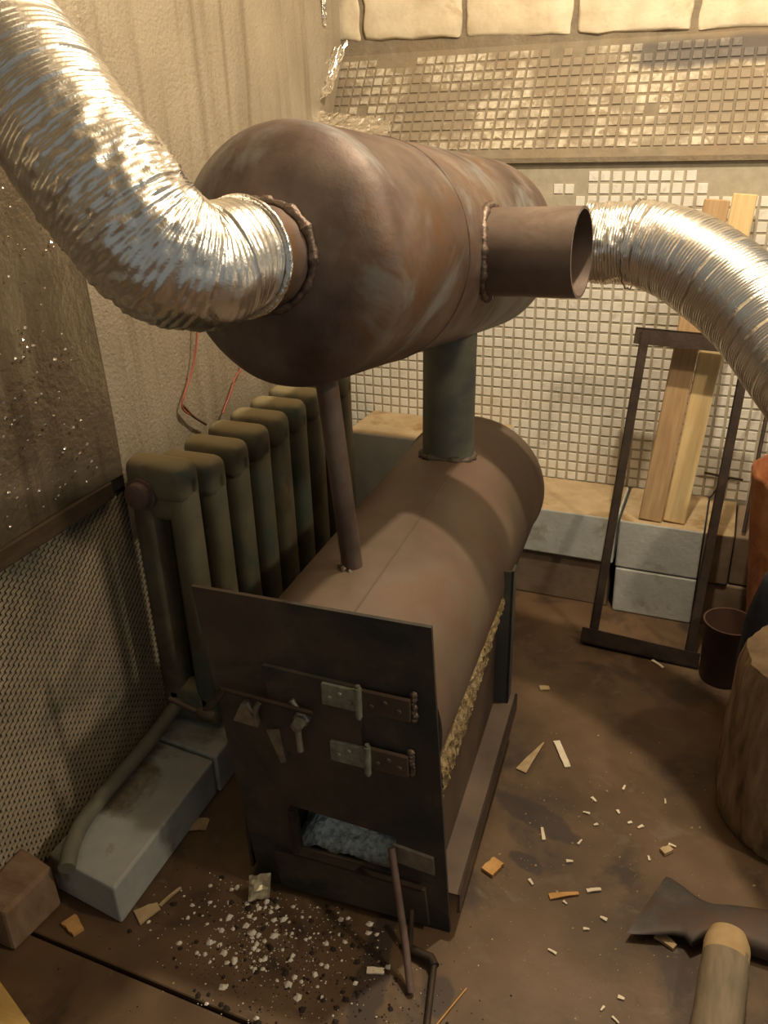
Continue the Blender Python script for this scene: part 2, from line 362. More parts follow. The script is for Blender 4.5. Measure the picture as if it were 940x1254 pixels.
f = MB(); f.add(*hexa(box_pts(-0.75, 1.6, -3.0, 0.3, -0.06, -0.012)))
floor = tag(f.build('floor', M['seam']), kind='structure')
def board(y0, y1):
    V, F = bevel_hexa(box_pts(-0.70, 1.55, y0, y1, -0.012, 0.0), 0.0015, 1)
    return MB().add(V, F).build('floor_board', M['floor'], floor)
board(-1.3835, 0.28); board(-2.98, -1.3895)

m = MB(); m.add(*hexa([(wall_x(-3.0) - 0.1, -3.0, 0), (wall_x(-3.0), -3.0, 0), (wall_x(0.3), 0.3, 0), (wall_x(0.3) - 0.1, 0.3, 0),
                       (wall_x(-3.0) - 0.1, -3.0, 2.2), (wall_x(-3.0), -3.0, 2.2), (wall_x(0.3), 0.3, 2.2), (wall_x(0.3) - 0.1, 0.3, 2.2)]))
tag(m.build('wall_left', M['plaster']), kind='structure')
m = MB(); m.add(*hexa(box_pts(-0.75, 1.6, -3.0, 0.4, 2.2, 2.28)))
tag(m.build('ceiling', M['plaster']), kind='structure')

# back wall: tiled face, sloping tiled shelf above it, brick wall above that (profile extruded along x)
Z_SL = 0.985; SL_A = math.radians(35); SL_L = 0.268
sl_dir = Vector((0, math.sin(SL_A), math.cos(SL_A)))
sl_nrm = Vector((0, -math.cos(SL_A), math.sin(SL_A)))
sl_top = Vector((0, 0, Z_SL)) + sl_dir * SL_L
prof = [(0.0, 0.0), (0.0, 0.972), (-0.010, 0.974), (-0.010, 0.984), (0.0, Z_SL), (sl_top.y, sl_top.z), (0.162, sl_top.z + 0.012), (0.166, 2.2), (0.34, 2.2), (0.34, 0.0)]
x0, x1 = -0.66, 1.55
V = [(x0, y, z) for y, z in prof] + [(x1, y, z) for y, z in prof]
n = len(prof)
F = [tuple(range(n))[::-1], tuple(range(n, 2 * n))] + [(i, n + i, n + (i + 1) % n, (i + 1) % n) for i in range(n)]
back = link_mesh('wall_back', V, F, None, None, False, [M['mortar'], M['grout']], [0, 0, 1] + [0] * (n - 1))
tag(back, kind='structure')

# bricks above the sloping shelf, course falling slightly to the right
def brick(xa, xb, z, h):
    sl = -0.030
    y0, y1 = 0.157 + random.uniform(-0.003, 0.003), 0.172
    p = [(xa, y0, z + sl * xa), (xb, y0, z + sl * xb), (xb, y1, z + sl * xb), (xa, y1, z + sl * xa),
         (xa, y0, z + h + sl * xa), (xb, y0, z + h + sl * xb), (xb, y1, z + h + sl * xb), (xa, y1, z + h + sl * xa)]
    V, F = bevel_hexa(p, 0.007, 2, 0.006, 5)
    return MB().add(V, F).build('brick', M['brick'], back, True)
jx = [-0.60, -0.523, -0.265, -0.008, 0.243, 0.499, 0.755]
for i in range(len(jx) - 1): brick(jx[i] + 0.008, jx[i + 1] - 0.006, 1.231, 0.096)
for i in range(-2, 4): brick(0.12 + 0.256 * i + 0.007 if i > -3 else -0.6, 0.12 + 0.256 * (i + 1) - 0.007, 1.346, 0.092)

# small mosaic tiles: lower face (grid), sloping shelf (grid, smeared)
P_ = 0.025; T_ = 0.0196
tile_me = []
for k in range(4):
    h = T_ / 2; d = 0.0017; ji = lambda: random.uniform(-0.0005, 0.0005)
    b = [(-h + ji(), 0.0005, -h + ji()), (h + ji(), 0.0005, -h + ji()), (h + ji(), 0.0005, h + ji()), (-h + ji(), 0.0005, h + ji())]
    fr = [(x * 0.93, -d + 0.0004 * ji() / 0.0005, z * 0.93) for x, _, z in b]
    me = bpy.data.meshes.new('tile'); me.from_pydata(b + fr, [], [(4, 5, 6, 7), (0, 1, 5, 4), (1, 2, 6, 5), (2, 3, 7, 6), (3, 0, 4, 7)])
    me.materials.append(M['tile']); me.update(); tile_me.append(me)
Z0 = 0.705
def have_tile(i, j):
    if j >= 19 or j < -10: return False
    if j == -10: return 3 <= i <= 11
    if j == -9: return i in (0, 1) or 3 <= i <= 12
    if j == -8: return i >= 4 or i == 2 or i == 3
    if j == -7 and i < 3: return i > -3
    return True
cam_p = Vector(cam.location)
cells = [(i, j) for i in range(-22, 27) for j in range(-10, 19) if have_tile(i, j)]
def cell_pos(i, j): return Vector(((i + 0.39) * P_ + random.uniform(-0.0006, 0.0006), 0.0, Z0 - (j + 0.39) * P_ + random.uniform(-0.0006, 0.0006)))
cells = [(cell_pos(i, j), i, j) for i, j in cells]
TILE_CELLS = cells       # which of them become single tiles is settled at the end, once the things in front of the wall stand

sm = MB()
for i in range(-24, 27):
    for j in range(10):
        keep = noise.noise(Vector((i * 0.23, j * 0.31, 4.2))) + 0.25 * noise.noise(Vector((i * 1.7, j * 1.9, 1.0)))
        if j > 8 and keep < -0.12: continue
        if keep < -0.55: continue
        c = Vector(((i + 0.40) * P_, 0, Z_SL)) + sl_dir * (0.018 + (j + 0.5) * P_)
        h = T_ / 2; e = Vector((1, 0, 0)); lift = 0.0022 + 0.0012 * random.random()
        q = [c + e * sx * h + sl_dir * sz * h for sx, sz in ((-1, -1), (1, -1), (1, 1), (-1, 1))]
        t = [c + e * sx * h * 0.92 + sl_dir * sz * h * 0.92 + sl_nrm * lift for sx, sz in ((-1, -1), (1, -1), (1, 1), (-1, 1))]
        sm.add(q + t, [(4, 5, 6, 7), (0, 1, 5, 4), (1, 2, 6, 5), (2, 3, 7, 6), (3, 0, 4, 7)])
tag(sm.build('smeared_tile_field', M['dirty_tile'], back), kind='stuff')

# batten on the left wall
def wall_strip(name, y0, y1, z0, z1, t0, t1, m, r=0.003):
    p = [(wall_x(y0) + t0, y0, z0), (wall_x(y0) + t1, y0, z0), (wall_x(y1) + t1, y1, z0), (wall_x(y1) + t0, y1, z0),
         (wall_x(y0) + t0, y0, z1), (wall_x(y0) + t1, y0, z1), (wall_x(y1) + t1, y1, z1), (wall_x(y1) + t0, y1, z1)]
    V, F = bevel_hexa(p, r, 1)
    return MB().add(V, F).build(name, m, None)
tag(wall_strip('trim_1', -2.2, -0.975, 0.508, 0.540, 0.0, 0.022, M['trim_wood']), kind='structure')

# expanded metal panel under the batten
panel = tag(wall_strip('metal_mesh_panel', -2.2, -0.60, 0.004, 0.506, 0.0005, 0.006, M['mesh_back'], 0.0),
            'dull brown expanded metal mesh sheet covering the lower left wall behind the radiator', 'mesh')
ms = MB()
py, pz = 0.0175, 0.0062
ny, nz = int(1.15 / py), int(0.496 / pz)
for b in range(nz):
    for a in range(ny):
        y = -1.75 + a * py + (b % 2) * py / 2; z = 0.007 + b * pz
        def pt(dy, dz, t): return (wall_x(y + dy) + t, y + dy, z + dz)
        # one slanted strand: a thin tilted ribbon
        V = [pt(0.0006, -0.0012, 0.0100), pt(py * 0.80, pz * 0.52, 0.0100), pt(py * 0.92, pz * 1.05, 0.0066), pt(0.0018, pz * 0.45, 0.0066)]
        ms.add(V, [(0, 1, 2, 3)])
tag(ms.build('mesh_strand', M['mesh'], panel), kind='stuff')

# ------------------------------------------------------------------ insulation sheets on the left wall
def sheet(name, yf0, yf1, z0, z1, off, amp, m, ny=70, nz=90):
    V = []; F = []
    for a in range(ny + 1):
        for b in range(nz + 1):
            z = z0 + (z1 - z0) * b / nz; ya, yb = yf0(z), yf1(z)
            y = ya + (yb - ya) * a / ny
            k = amp * noise.noise(Vector((y * 5, z * 1.7, off * 90))) + 0.45 * amp * noise.noise(Vector((y * 17, z * 6, 3 + off)))
            V.append((wall_x(y) + off + max(-off + 0.002, k), y, z))
    for a in range(ny):
        for b in range(nz):
            i = a * (nz + 1) + b; F.append((i, i + nz + 1, i + nz + 2, i + 1))
    return link_mesh(name, V, F, m, None, True)
def edge_back(z):
    if z < Z_SL: return -0.008
    if z < sl_top.z: return (z - Z_SL) * math.tan(SL_A) - 0.012
    return 0.140
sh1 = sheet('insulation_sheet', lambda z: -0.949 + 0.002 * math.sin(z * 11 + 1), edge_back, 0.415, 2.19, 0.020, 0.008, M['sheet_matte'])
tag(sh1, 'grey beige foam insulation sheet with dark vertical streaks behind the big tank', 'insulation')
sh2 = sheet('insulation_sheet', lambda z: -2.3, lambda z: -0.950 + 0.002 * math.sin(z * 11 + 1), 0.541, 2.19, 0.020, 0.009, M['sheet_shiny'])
tag(sh2, 'brown glittering foil insulation sheet at left, painted darker for the silver duct shadow', 'insulation')

# added bright foil dents that imitate the sparkles of the sheet
dm = MB()
for k in range(1100):
    y = random.uniform(-1.75, -0.96); z = 0.56 + 0.95 * random.random()
    if noise.noise(Vector((y * 5, z * 5, 2))) + 0.25 * random.random() < -0.10 + 0.5 * max(0, (y + 1.10) / 0.2): continue
    r = random.uniform(0.0012, 0.0030); x = wall_x(y) + 0.0235 + 0.009 * noise.noise(Vector((y * 5, z * 1.7, 1.8))) + 0.003
    pts = [(x + random.uniform(-0.3, 0.3) * r, y + r * math.cos(a_) * 1.3, z + r * math.sin(a_)) for a_ in (0.3, 1.9, 3.4, 5.0)]
    dm.add(pts + [(x + r * random.uniform(0.5, 1.0), y + random.uniform(-.5, .5) * r, z + random.uniform(-.5, .5) * r)], [(q, (q + 1) % 4, 4) for q in range(4)])
tag(dm.build('foil_glint', M['foil'], sh2), kind='stuff')

def crumpled(name, corner, eu, ev, nu, nv, amp, m, parent=None, ragged=0.0):
    c = Vector(corner); eu = Vector(eu); ev = Vector(ev); nn = eu.cross(ev).normalized(); V = []; F = []
    for a in range(nu + 1):
        for b in range(nv + 1):
            rr = 1 + ragged * noise.noise(Vector((a * 0.9, b * 0.1, 7)))
            p = c + eu * (a / nu) + ev * (b / nv) * rr
            V.append(p + nn * amp * noise.noise(p * 75) + nn * amp * 0.6 * noise.noise(p * 160))
    for a in range(nu):
        for b in range(nv):
            i = a * (nv + 1) + b; F.append((i, i + nv + 1, i + nv + 2, i + 1))
    o = link_mesh(name, V, F, m, parent, False); return o
tag(crumpled('foil_flap', (-0.585, -0.040, 1.062), (0.205, -0.006, -0.030), (0.0, 0.032, 0.036), 40, 7, 0.0018, M['foil'], sh1, 0.10), 'bright crumpled silver foil edge')
tag(crumpled('foil_flap', (-0.572, -0.010, 1.105), (0.050, -0.012, 0.030), (0.010, 0.075, 0.105), 14, 26, 0.006, M['foil'], sh1, 0.3), 'bright crumpled silver foil edge')
crumpled('foil_flap', (-0.545, -0.62, 1.215), (0.004, 0.022, -0.004), (0.0, 0.003, 0.03), 8, 8, 0.004, M['foil'], sh1, 0.5)
crumpled('foil_flap', (-0.556, 0.02, 1.27), (0.004, 0.012, 0.0), (0.003, -0.012, 0.10), 6, 22, 0.004, M['foil'], sh1, 0.5)

# thin wires hanging down the foil behind the duct
def wire(pts, label, m):
    V, F = curve_rod(pts, 0.0018, 0.005, 8)
    return tag(MB().add(V, F).build('wire', m, None, True), label, 'wire')
wx = 0.032
w1 = wire([(wall_x(-.66) + wx, -.66, .86), (wall_x(-.682) + wx, -.682, .721), (wall_x(-.712) + wx, -.712, .659), (wall_x(-.762) + wx, -.762, .604), (wall_x(-.73) + wx, -.73, .572), (wall_x(-.695) + wx, -.695, .545)],
     'thin bent wire, red above and brown below, hanging under the silver duct', M['wire_red'])
V, F = curve_rod([(wall_x(-.760) + wx, -.760, .6035), (wall_x(-.73) + wx, -.73, .572), (wall_x(-.690) + wx, -.690, .543)], 0.0026, 0.005, 8)
MB().add(V, F).build('bare_end', M['wire_brown'], w1, True)['label'] = 'brown lower end of the wire'
w2 = wire([(wall_x(-.50) + wx, -.50, .72), (wall_x(-.524) + wx, -.524, .622), (wall_x(-.56) + wx, -.56, .60), (wall_x(-.585) + wx, -.585, .576), (wall_x(-.625) + wx, -.625, .545)],
     'short bright red wire standing just above the radiator behind the tank', M['wire_red'])

# ------------------------------------------------------------------ blocks along the back wall
def block(x0, x1, y0, y1, z0, z1, m, label, group, top=None, name='masonry_block', jit=0.002):
    V, F = bevel_hexa(box_pts(x0, x1, y0, y1, z0, z1), 0.004, 2, jit)
    if top:
        fm = []
        for fc in F:
            a, b, c = (Vector(V[i]) for i in fc[:3]); nz_ = (b - a).cross(c - a).normalized().z
            cz = sum(V[i][2] for i in fc) / len(fc)
            fm.append(1 if (abs(nz_) > 0.9 and cz > (z0 + z1) / 2) else 0)
        o = link_mesh(name, V, F, None, None, False, [m, top], fm)
    else: o = link_mesh(name, V, F, m)
    return tag(o, label, 'block', group)
G = 'building blocks along the back wall'
block(-0.055, 0.228, -0.200, -0.003, 0.1195, 0.235, M['white_block'], 'white block with dusty yellow top, upper course right beside the barrel end', G, M['dusty_block'])
block(-0.060, 0.222, -0.192, -0.004, 0.0, 0.118, M['brown_block'], 'brown block under the white one, lower course beside the stove leg', G)
block(0.234, 0.412, -0.206, -0.003, 0.1165, 0.236, M['white_block'], 'white block carrying the two planks, upper one seen through the iron frame', G, M['dusty_block'])
block(0.236, 0.412, -0.206, -0.004, 0.0, 0.115, M['white_block'], 'white block on the floor, lower one seen through the iron frame', G)
block(0.415, 0.475, -0.200, -0.003, 0.110, 0.232, M['brown_block'], 'narrow brown block right of the iron frame, upper course behind the bucket', G, M['dusty_block'])
block(0.415, 0.66, -0.196, -0.004, 0.0, 0.108, M['brown_block'], 'brown block standing on the floor directly behind the dark bucket', G)
block(0.478, 0.72, -0.190, -0.003, 0.110, 0.228, M['brown_block'], 'brown block half hidden behind the orange rusty tub', G)
block(-0.452, -0.065, -0.184, -0.003, 0.1215, 0.366, M['white_block'], 'tall pale block with dusty top between radiator and flue pipe', G, M['dusty_block'])
block(-0.452, -0.068, -0.184, -0.004, 0.0, 0.1195, M['brown_block'], 'brown block under the tall pale block behind the radiator', G)

# ------------------------------------------------------------------ planks leaning on the wall
def plank(xb, yb, xt, yt, zb, zt, wdt, th, m, label):
    a = Vector((xb, yb, zb)); b = Vector((xt, yt, zt)); d = (b - a).normalized()
    e = Vector((1, 0, 0)); e = (e - d * e.dot(d)).normalized(); nrm = d.cross(e)
    if nrm.y > 0: nrm = -nrm
    o = empty('plank'); o.location = a
    bm = bmesh.new(); L = (b - a).length
    V, F = bevel_hexa(box_pts(0, wdt, 0, th, 0, L), 0.0025, 1)
    p = MB().add(V, F).build('plank', m)
    bpy.data.objects.remove(o)
    mw = Matrix((e, -nrm, d)).transposed().to_4x4(); mw.translation = a
    p.matrix_world = mw
    return tag(p, label, 'plank', 'planks leaning on the tiled wall')
plank(0.272, -0.193, 0.318, -0.052, 0.2405, 0.905, 0.050, 0.020, M['plank_brown'], 'weathered brown plank, left of the two leaning on the tiles')
plank(0.324, -0.186, 0.371, -0.046, 0.2405, 0.915, 0.047, 0.020, M['plank_pale'], 'pale yellow plank, right of the two leaning on the tiles')

# ------------------------------------------------------------------ iron frame leaning on the planks
fr = tag(empty('angle_iron_rack'), 'narrow rusty angle iron frame leaning on the planks by the tiles', 'rack')
fb = Vector((0.203, -0.350, 0.0)); ft = Vector((0.229, -0.146, 0.657))
d = (ft - fb).normalized(); e = Vector((1, -0.02, 0)); e = (e - d * e.dot(d)).normalized(); nb = d.cross(e)   # nb points to the wall
W = 0.225
def angle_bar(p, along, L, up, flange, th=0.004, back=None):
    """L-profile: one web along 'up', one flange along 'back'"""
    mb = MB(); along = Vector(along); up = Vector(up); back = Vector(back)
    for (u_, v_, lu, lv) in ((up, back, flange, th), (back, up, flange, th)):
        q = [p, p + along * L, p + along * L + v_ * lv, p + v_ * lv]
        q += [x + u_ * lu for x in q]
        mb.add(q, BOXF)
    return mb
angle_bar(fb - e * 0.010 - nb * 0.030, e, W + 0.022, d, 0.034, 0.004, nb).build('bottom_bar', M['iron_frame'], fr)
angle_bar(ft - e * 0.008 - nb * 0.012, e, W + 0.018, -d, 0.034, 0.004, nb).build('top_bar', M['iron_frame'], fr)
for k, xx in enumerate((0.004, W - 0.020)):
    p = fb + e * xx + d * 0.010 - nb * 0.016
    angle_bar(p, d, (ft - fb).length - 0.018, e, 0.019, 0.003, nb).build('leg', M['iron_frame'], fr)

# ------------------------------------------------------------------ bucket, tub, bag, rod at the right
def turned(name, c, prof_out, prof_in, m, n=40, parent=None, jitter=0.0):
    prof = prof_out + prof_in
    V, F = revolve(c, (0, 0, 1), prof, n, True, True, jitter)
    return MB().add(V, F).build(name, m, parent, True)
b = turned('bucket', (0.486, -0.394, 0), [(0.0, 0.040), (0.004, 0.043), (0.128, 0.0495), (0.132, 0.052), (0.137, 0.052)], [(0.137, 0.0485), (0.02, 0.039), (0.012, 0.0)], M['bucket'])
tag(b, 'small dark brown empty bucket between iron frame and log', 'bucket')
t = turned('rusty_tub', (0.612, -0.308, 0), [(0.0, 0.088), (0.13, 0.098), (0.26, 0.112), (0.425, 0.132), (0.432, 0.134), (0.437, 0.132)], [(0.432, 0.128), (0.05, 0.088), (0.03, 0.0)], M['orange'], 48, None, 0.004)
tag(t, 'rust orange metal tub at the right edge behind the dark bag', 'tub')
V = []; F = []
nu, nv = 28, 16
for j in range(nv + 1):
    t_ = j / nv; z = 0.375 * t_
    r = 0.55 + 0.45 * math.sin(math.pi * min(1, t_ * 0.80 + 0.10)) if t_ < 0.9 else 0.62 - 1.5 * (t_ - 0.9)
    for i in range(nu):
        a = 2 * math.pi * i / nu; k = 1 + 0.07 * math.sin(a * 5 + t_ * 4) * t_ + 0.05 * noise.noise(Vector((math.cos(a) * 2, math.sin(a) * 2, t_ * 4)))
        V.append((0.588 + 0.098 * r * k * math.cos(a) + 0.012 * t_, -0.536 + 0.060 * r * k * math.sin(a), z))
for j in range(nv):
    for i in range(nu): F.append((j * nu + i, j * nu + (i + 1) % nu, (j + 1) * nu + (i + 1) % nu, (j + 1) * nu + i))
F.append(tuple(range(nu))[::-1]); F.append(tuple(nv * nu + i for i in range(nu)))
tag(link_mesh('cloth_bag', V, F, M['navy'], None, True), 'dark navy cloth bag standing upright behind the log', 'bag')
V, F = rod([(0.492, -0.178, 0.235), (0.506, -0.008, 0.505)], 0.0042)
tag(MB().add(V, F).build('iron_rod', M['iron_frame'], None, True), 'thin dark rod leaning on the tiles above the orange tub', 'rod')
tw = MB(); tw.add(*rod([(0.395, -0.012, 0.298), (0.452, -0.010, 0.292), (0.480, -0.010, 0.290)], 0.0030)); tw.add(*rod([(0.452, -0.010, 0.292), (0.428, -0.012, 0.262), (0.414, -0.020, 0.236)], 0.0018))
tag(tw.build('twig', M['iron_frame'], None, True), 'dark forked twig in front of the bottom tiles beside frame leg', 'twig')

# log
lg = tag(empty('log'), 'thick rough split log standing on end at the right edge', 'log')
V = []; F = []; nu, nv = 64, 24; H = 0.305
for j in range(nv + 1):
    t_ = j / nv
    for i in range(nu):
        a = 2 * math.pi * i / nu; ca, sa = math.cos(a), math.sin(a)
        r = 0.128 * (1 + 0.06 * noise.noise(Vector((ca * 1.5, sa * 1.5, t_ * 1.2))) + 0.05 * noise.noise(Vector((ca * 7, sa * 7, t_ * 1.6))) + 0.018 * noise.noise(Vector((ca * 25, sa * 25, t_ * 5))))
        r *= 1 - 0.05 * max(0, 0.12 - t_) / 0.12 - 0.05 * max(0, t_ - 0.92) / 0.08
        tilt = 0.010 * (1 - t_)
        V.append((0.616 + r * ca - 0.0 * tilt, -0.752 + r * sa, 0.002 + H * t_))
for j in range(nv):
    for i in range(nu): F.append((j * nu + i, j * nu + (i + 1) % nu, (j + 1) * nu + (i + 1) % nu, (j + 1) * nu + i))
F.append(tuple(range(nu))[::-1])
link_mesh('trunk', V, F, M['bark'], lg, True)
top = V[nv * nu:]; cz = 0.002 + H
link_mesh('end_grain', top + [(0.616, -0.752, cz + 0.004)], [(i, (i + 1) % nu, nu) for i in range(nu)], M['log_end'], lg)['label'] = 'pale sawn end of the log'

# ------------------------------------------------------------------ radiator
rad = tag(empty('radiator'), 'old cast iron radiator with green grey paint beside the stove', 'radiator')
RA = 0.061
def rad_pt(u, y, z): return Vector((-0.338 - RA * (y + 1.0) + u, y + 0.10 * 0, z))   # u: 0 at the face towards the stove, negative to the wall
DEP = 0.118
def section_mesh(yc, z0, z1):
    mb = MB(); th = 0.044
    def rb(u0, u1, ya, yb, za, zb, r, seg=3, mi=0):
        p = [rad_pt(u0, ya, za), rad_pt(u1, ya, za), rad_pt(u1, yb, za), rad_pt(u0, yb, za), rad_pt(u0, ya, zb), rad_pt(u1, ya, zb), rad_pt(u1, yb, zb), rad_pt(u0, yb, zb)]
        V, F = bevel_hexa(p, r, seg); mb.add(V, F, mi)
    rb(-DEP, -DEP + 0.050, yc - th / 2, yc + th / 2, z0, z1 - 0.010, 0.016)
    rb(-0.046, 0.0, yc - th / 2, yc + th / 2, z0 + 0.004, z1 - 0.014, 0.016)
    rb(-DEP, 0.0, yc - 0.027, yc + 0.027, z1 - 0.070, z1, 0.020, 4)
    rb(-DEP + 0.004, -0.004, yc - th / 2 + 0.001, yc + th / 2 - 0.001, z1 - 0.105, z1 - 0.04, 0.018, 3)
    rb(-DEP, 0.0, yc - th / 2, yc + th / 2, z0, z0 + 0.085, 0.022, 4)
    return mb
ys = [-0.968 + 0.0835 * k for k in range(9)]
for k, yc in enumerate(ys):
    z1 = 0.590 if k == 0 else 0.566 - 0.001 * k
    section_mesh(yc, 0.079, z1).build('section', M['radiator'], rad, True)
for k in range(8):
    for zz in (0.125, 0.515):
        V, F = revolve(rad_pt(-0.065, ys[k] + 0.024, zz), Vector((-RA, 1, 0)), [(0, 0.024), (0.038, 0.024)], 20)
        MB().add(V, F).build('nipple', M['radiator'], rad, True)
V, F = revolve(rad_pt(-0.084, ys[0] - 0.024, 0.535), Vector((RA, -1, 0)), [(0, 0.027), (0.008, 0.027), (0.008, 0.022), (0.018, 0.0215), (0.020, 0.019)], 28, True, True)
MB().add(V, F).build('end_plug', M['plug'], rad, True)['label'] = 'round rust coloured plug'
V, F = curve_rod([rad_pt(-0.085, ys[0] - 0.02, 0.122), (-0.424, -1.045, 0.108), (-0.424, -1.11, 0.098), (-0.424, -1.19, 0.091), (-0.416, -1.255, 0.090), (-0.398, -1.300, 0.090), (-0.380, -1.331, 0.086)], 0.0125, 0.008, 16)
MB().add(V, F).build('drain_pipe', M['pipe_paint'], rad, True)['label'] = 'curved grey pipe from the radiator foot'

# blocks on the floor under the radiator
def qblock(name, pts2, z0, z1, m, label, group=None, jit=0.002, bev=0.004):
    p = [(x, y, z0) for x, y in pts2] + [(x, y, z1) for x, y in pts2]
    V, F = bevel_hexa(p, bev, 2, jit)
    return tag(link_mesh(name, V, F, m), label, 'block', group)
M['floor_block'] = mat('dusty_pale_block', [(0.3, (0.38, 0.39, 0.37)), (0.7, (0.50, 0.505, 0.475))], 14, 7, 0.95, bump_scale=60, bump_strength=0.3, bump_dist=0.003, stain=(0.22, 0.175, 0.115), stain_scale=7, stain_range=(0.50, 0.62))
qblock('foundation_block', [(-0.436, -1.312), (-0.301, -1.327), (-0.3155, -1.049), (-0.450, -1.040)], 0.0, 0.073, M['floor_block'], 'long pale block on the floor with the grey pipe end on it', 'pale blocks under the radiator')
qblock('foundation_block', [(-0.450, -1.037), (-0.310, -1.046), (-0.322, -0.87), (-0.462, -0.86)], 0.0, 0.0775, M['floor_block'], 'shorter pale block under the radiator front, past the crack', 'pale blocks under the radiator')
qblock('foundation_block', [(-0.500, -0.42), (-0.370, -0.43), (-0.386, -0.22), (-0.510, -0.21)], 0.0, 0.0775, M['floor_block'], 'pale block under the far end of the radiator', 'pale blocks under the radiator')
qblock('clay_block', [(-0.476, -1.420), (-0.413, -1.420), (-0.409, -1.331), (-0.482, -1.318)], 0.0, 0.078, M['clay_block'], 'short reddish brown block against the mesh at lower left', None, 0.003, 0.006)

# ------------------------------------------------------------------ stove
st = tag(empty('wood_stove'), 'rusty home made barrel stove with a big welded tank on top', 'stove')
A_ = math.radians(3.5)
D = Vector((-math.sin(A_), math.cos(A_), 0)); E = Vector((math.cos(A_), math.sin(A_), 0)); UP = Vector((0, 0, 1))
P0 = Vector((0.151, -1.160, 0.0))
def SP(s, off, z): return P0 + E * s + D * off + UP * z
RB = 0.153
bc = SP(-0.1675, 0.0, 0.348)
# barrel
prof = [(0.0008, 0.0), (0.0008, RB), (0.004, RB)] + [(0.004 + 0.78 * k / 24, RB) for k in range(1, 25)] + [(0.790, RB + 0.0025), (0.797, RB + 0.0035), (0.803, RB + 0.002), (0.804, RB - 0.006), (0.792, RB - 0.012), (0.790, 0.0)]
V, F = revolve(bc, D, prof, 96)
MB().add(V, F).build('firebox_barrel', M['rust_barrel'], st, True)
# lengthwise weld seam on the barrel
ang = math.radians(78)
sv = [bc + D * (0.01 + 0.57 * k / 60) + (E * math.cos(ang) + UP * math.sin(ang)) * (RB + 0.0002) for k in range(61)]
V, F = tube(sv, lambda i, s, a, p: 0.0014 + 0.0004 * noise.noise(p * 300), 6)
MB().add(V, F).build('weld_seam', M['rust_barrel'], st, True)

# front plate with the ash opening
def holed(outer, hole, off, th):
    """outer, hole: TL, TR, BR, BL in (s, z)"""
    V = []
    for o_ in (off, off + th):
        V += [SP(s, o_, z) for s, z in outer] + [SP(s, o_, z) for s, z in hole]
    F = []
    for i in range(4):
        j = (i + 1) % 4
        F += [(i, 4 + i, 4 + j, j), (8 + i, 8 + j, 12 + j, 12 + i), (i, j, 8 + j, 8 + i), (4 + i, 12 + i, 12 + j, 4 + j)]
    return V, F
outer = [(-0.351, 0.516), (-0.027, 0.512), (-0.0005, 0.002), (-0.303, 0.002)]
hole = [(-0.230, 0.172), (-0.078, 0.160), (-0.080, 0.092), (-0.226, 0.092)]
V, F = holed(outer, hole, -0.006, 0.006)
MB().add(V, F).build('front_plate', M['sooty'], st)
def splate(name, poly, off, th, m, parent, bev=0.0):
    V, F = prism([SP(s, off, z) for s, z in poly], D * th)
    return MB().add(V, F).build(name, m, parent)
door = splate('firebox_door', [(-0.256, 0.416), (-0.1245, 0.409), (-0.116, 0.270), (-0.244, 0.280)], -0.0125, 0.006, M['sooty'], st)
# hinges: leaf on the door, leaf on the plate, knuckle
for (zc, sl, sr) in ((0.392, -0.170, -0.052), (0.301, -0.163, -0.056)):
    h = MB(); hs = -0.119 if zc > 0.35 else -0.110
    for li, (a, b_) in enumerate(((sl, hs - 0.002), (hs + 0.002, sr))):
        if li: h = MB()
        V, F = prism([SP(a, -0.0175, zc + 0.017), SP(b_, -0.0175, zc + 0.015), SP(b_, -0.0175, zc - 0.017), SP(a, -0.0175, zc - 0.015)], D * 0.006); h.add(V, F)
        for q in range(3):
            c = a + (b_ - a) * (0.22 + 0.28 * q)
            V, F = revolve(SP(c, -0.0170, zc + (0.005 if q % 2 else -0.004)), -D, [(0, 0.0042), (0.0025, 0.0036), (0.003, 0.0)], 12); h.add(V, F)
        hg = h.build('hinge_leaf', M['side_steel'] if li else M['green_steel'], st if li else door)
        if not li: hg['label'] = 'grey green hinge leaf on the door'
    V, F = revolve(SP(hs, -0.019, zc - 0.022), UP, [(0, 0.0048), (0.044, 0.0048)], 14, True, True)
    V2, F2 = revolve(SP(hs, -0.019, zc - 0.026), UP, [(0, 0.003), (0.052, 0.003)], 10, True, True)
    mb = MB().add(V, F).add(V2, F2)
    k = mb.build('hinge_pin', M['green_steel'], st, True)
    wl = MB()
    for q in range(7):
        p = SP(sr + 0.002 + 0.010 * noise.noise(Vector((q, zc * 10, 0))), -0.008, zc + 0.018 - 0.006 * q)
        V, F = revolve(p, -D, [(0, 0.006), (0.003, 0.0045), (0.0045, 0.0)], 8, False, False, 0.002); wl.add(V, F)
    wl.build('weld_bead', M['weld'], st, True)
# latch: long rod across the door with cranked grip at the left
la = MB()
la.add(*rod([SP(-0.318, -0.022, 0.372), SP(-0.183, -0.022, 0.362)], 0.0035))
la.add(*rod([SP(-0.312, -0.022, 0.372), SP(-0.338, -0.034, 0.338)], 0.0055))
la.add(*revolve(SP(-0.349, -0.034, 0.333), E, [(0, 0.007), (0.008, 0.010), (0.018, 0.010), (0.026, 0.006)], 12, True, True))
la.add(*rod([SP(-0.349, -0.034, 0.333), SP(-0.392, -0.036, 0.349)], 0.0036))
latch = la.build('latch_rod', M['iron_frame'], st, True)
lb = MB()
lb.add(*revolve(SP(-0.201, -0.010, 0.346), -D, [(0, 0.012), (0.010, 0.012), (0.012, 0.009), (0.026, 0.009), (0.028, 0.0)], 6, True, False))
lb.add(*rod([SP(-0.205, -0.026, 0.345), SP(-0.202, -0.028, 0.300)], 0.0045))
lb.add(*rod([SP(-0.215, -0.016, 0.372), SP(-0.206, -0.016, 0.358)], 0.004))
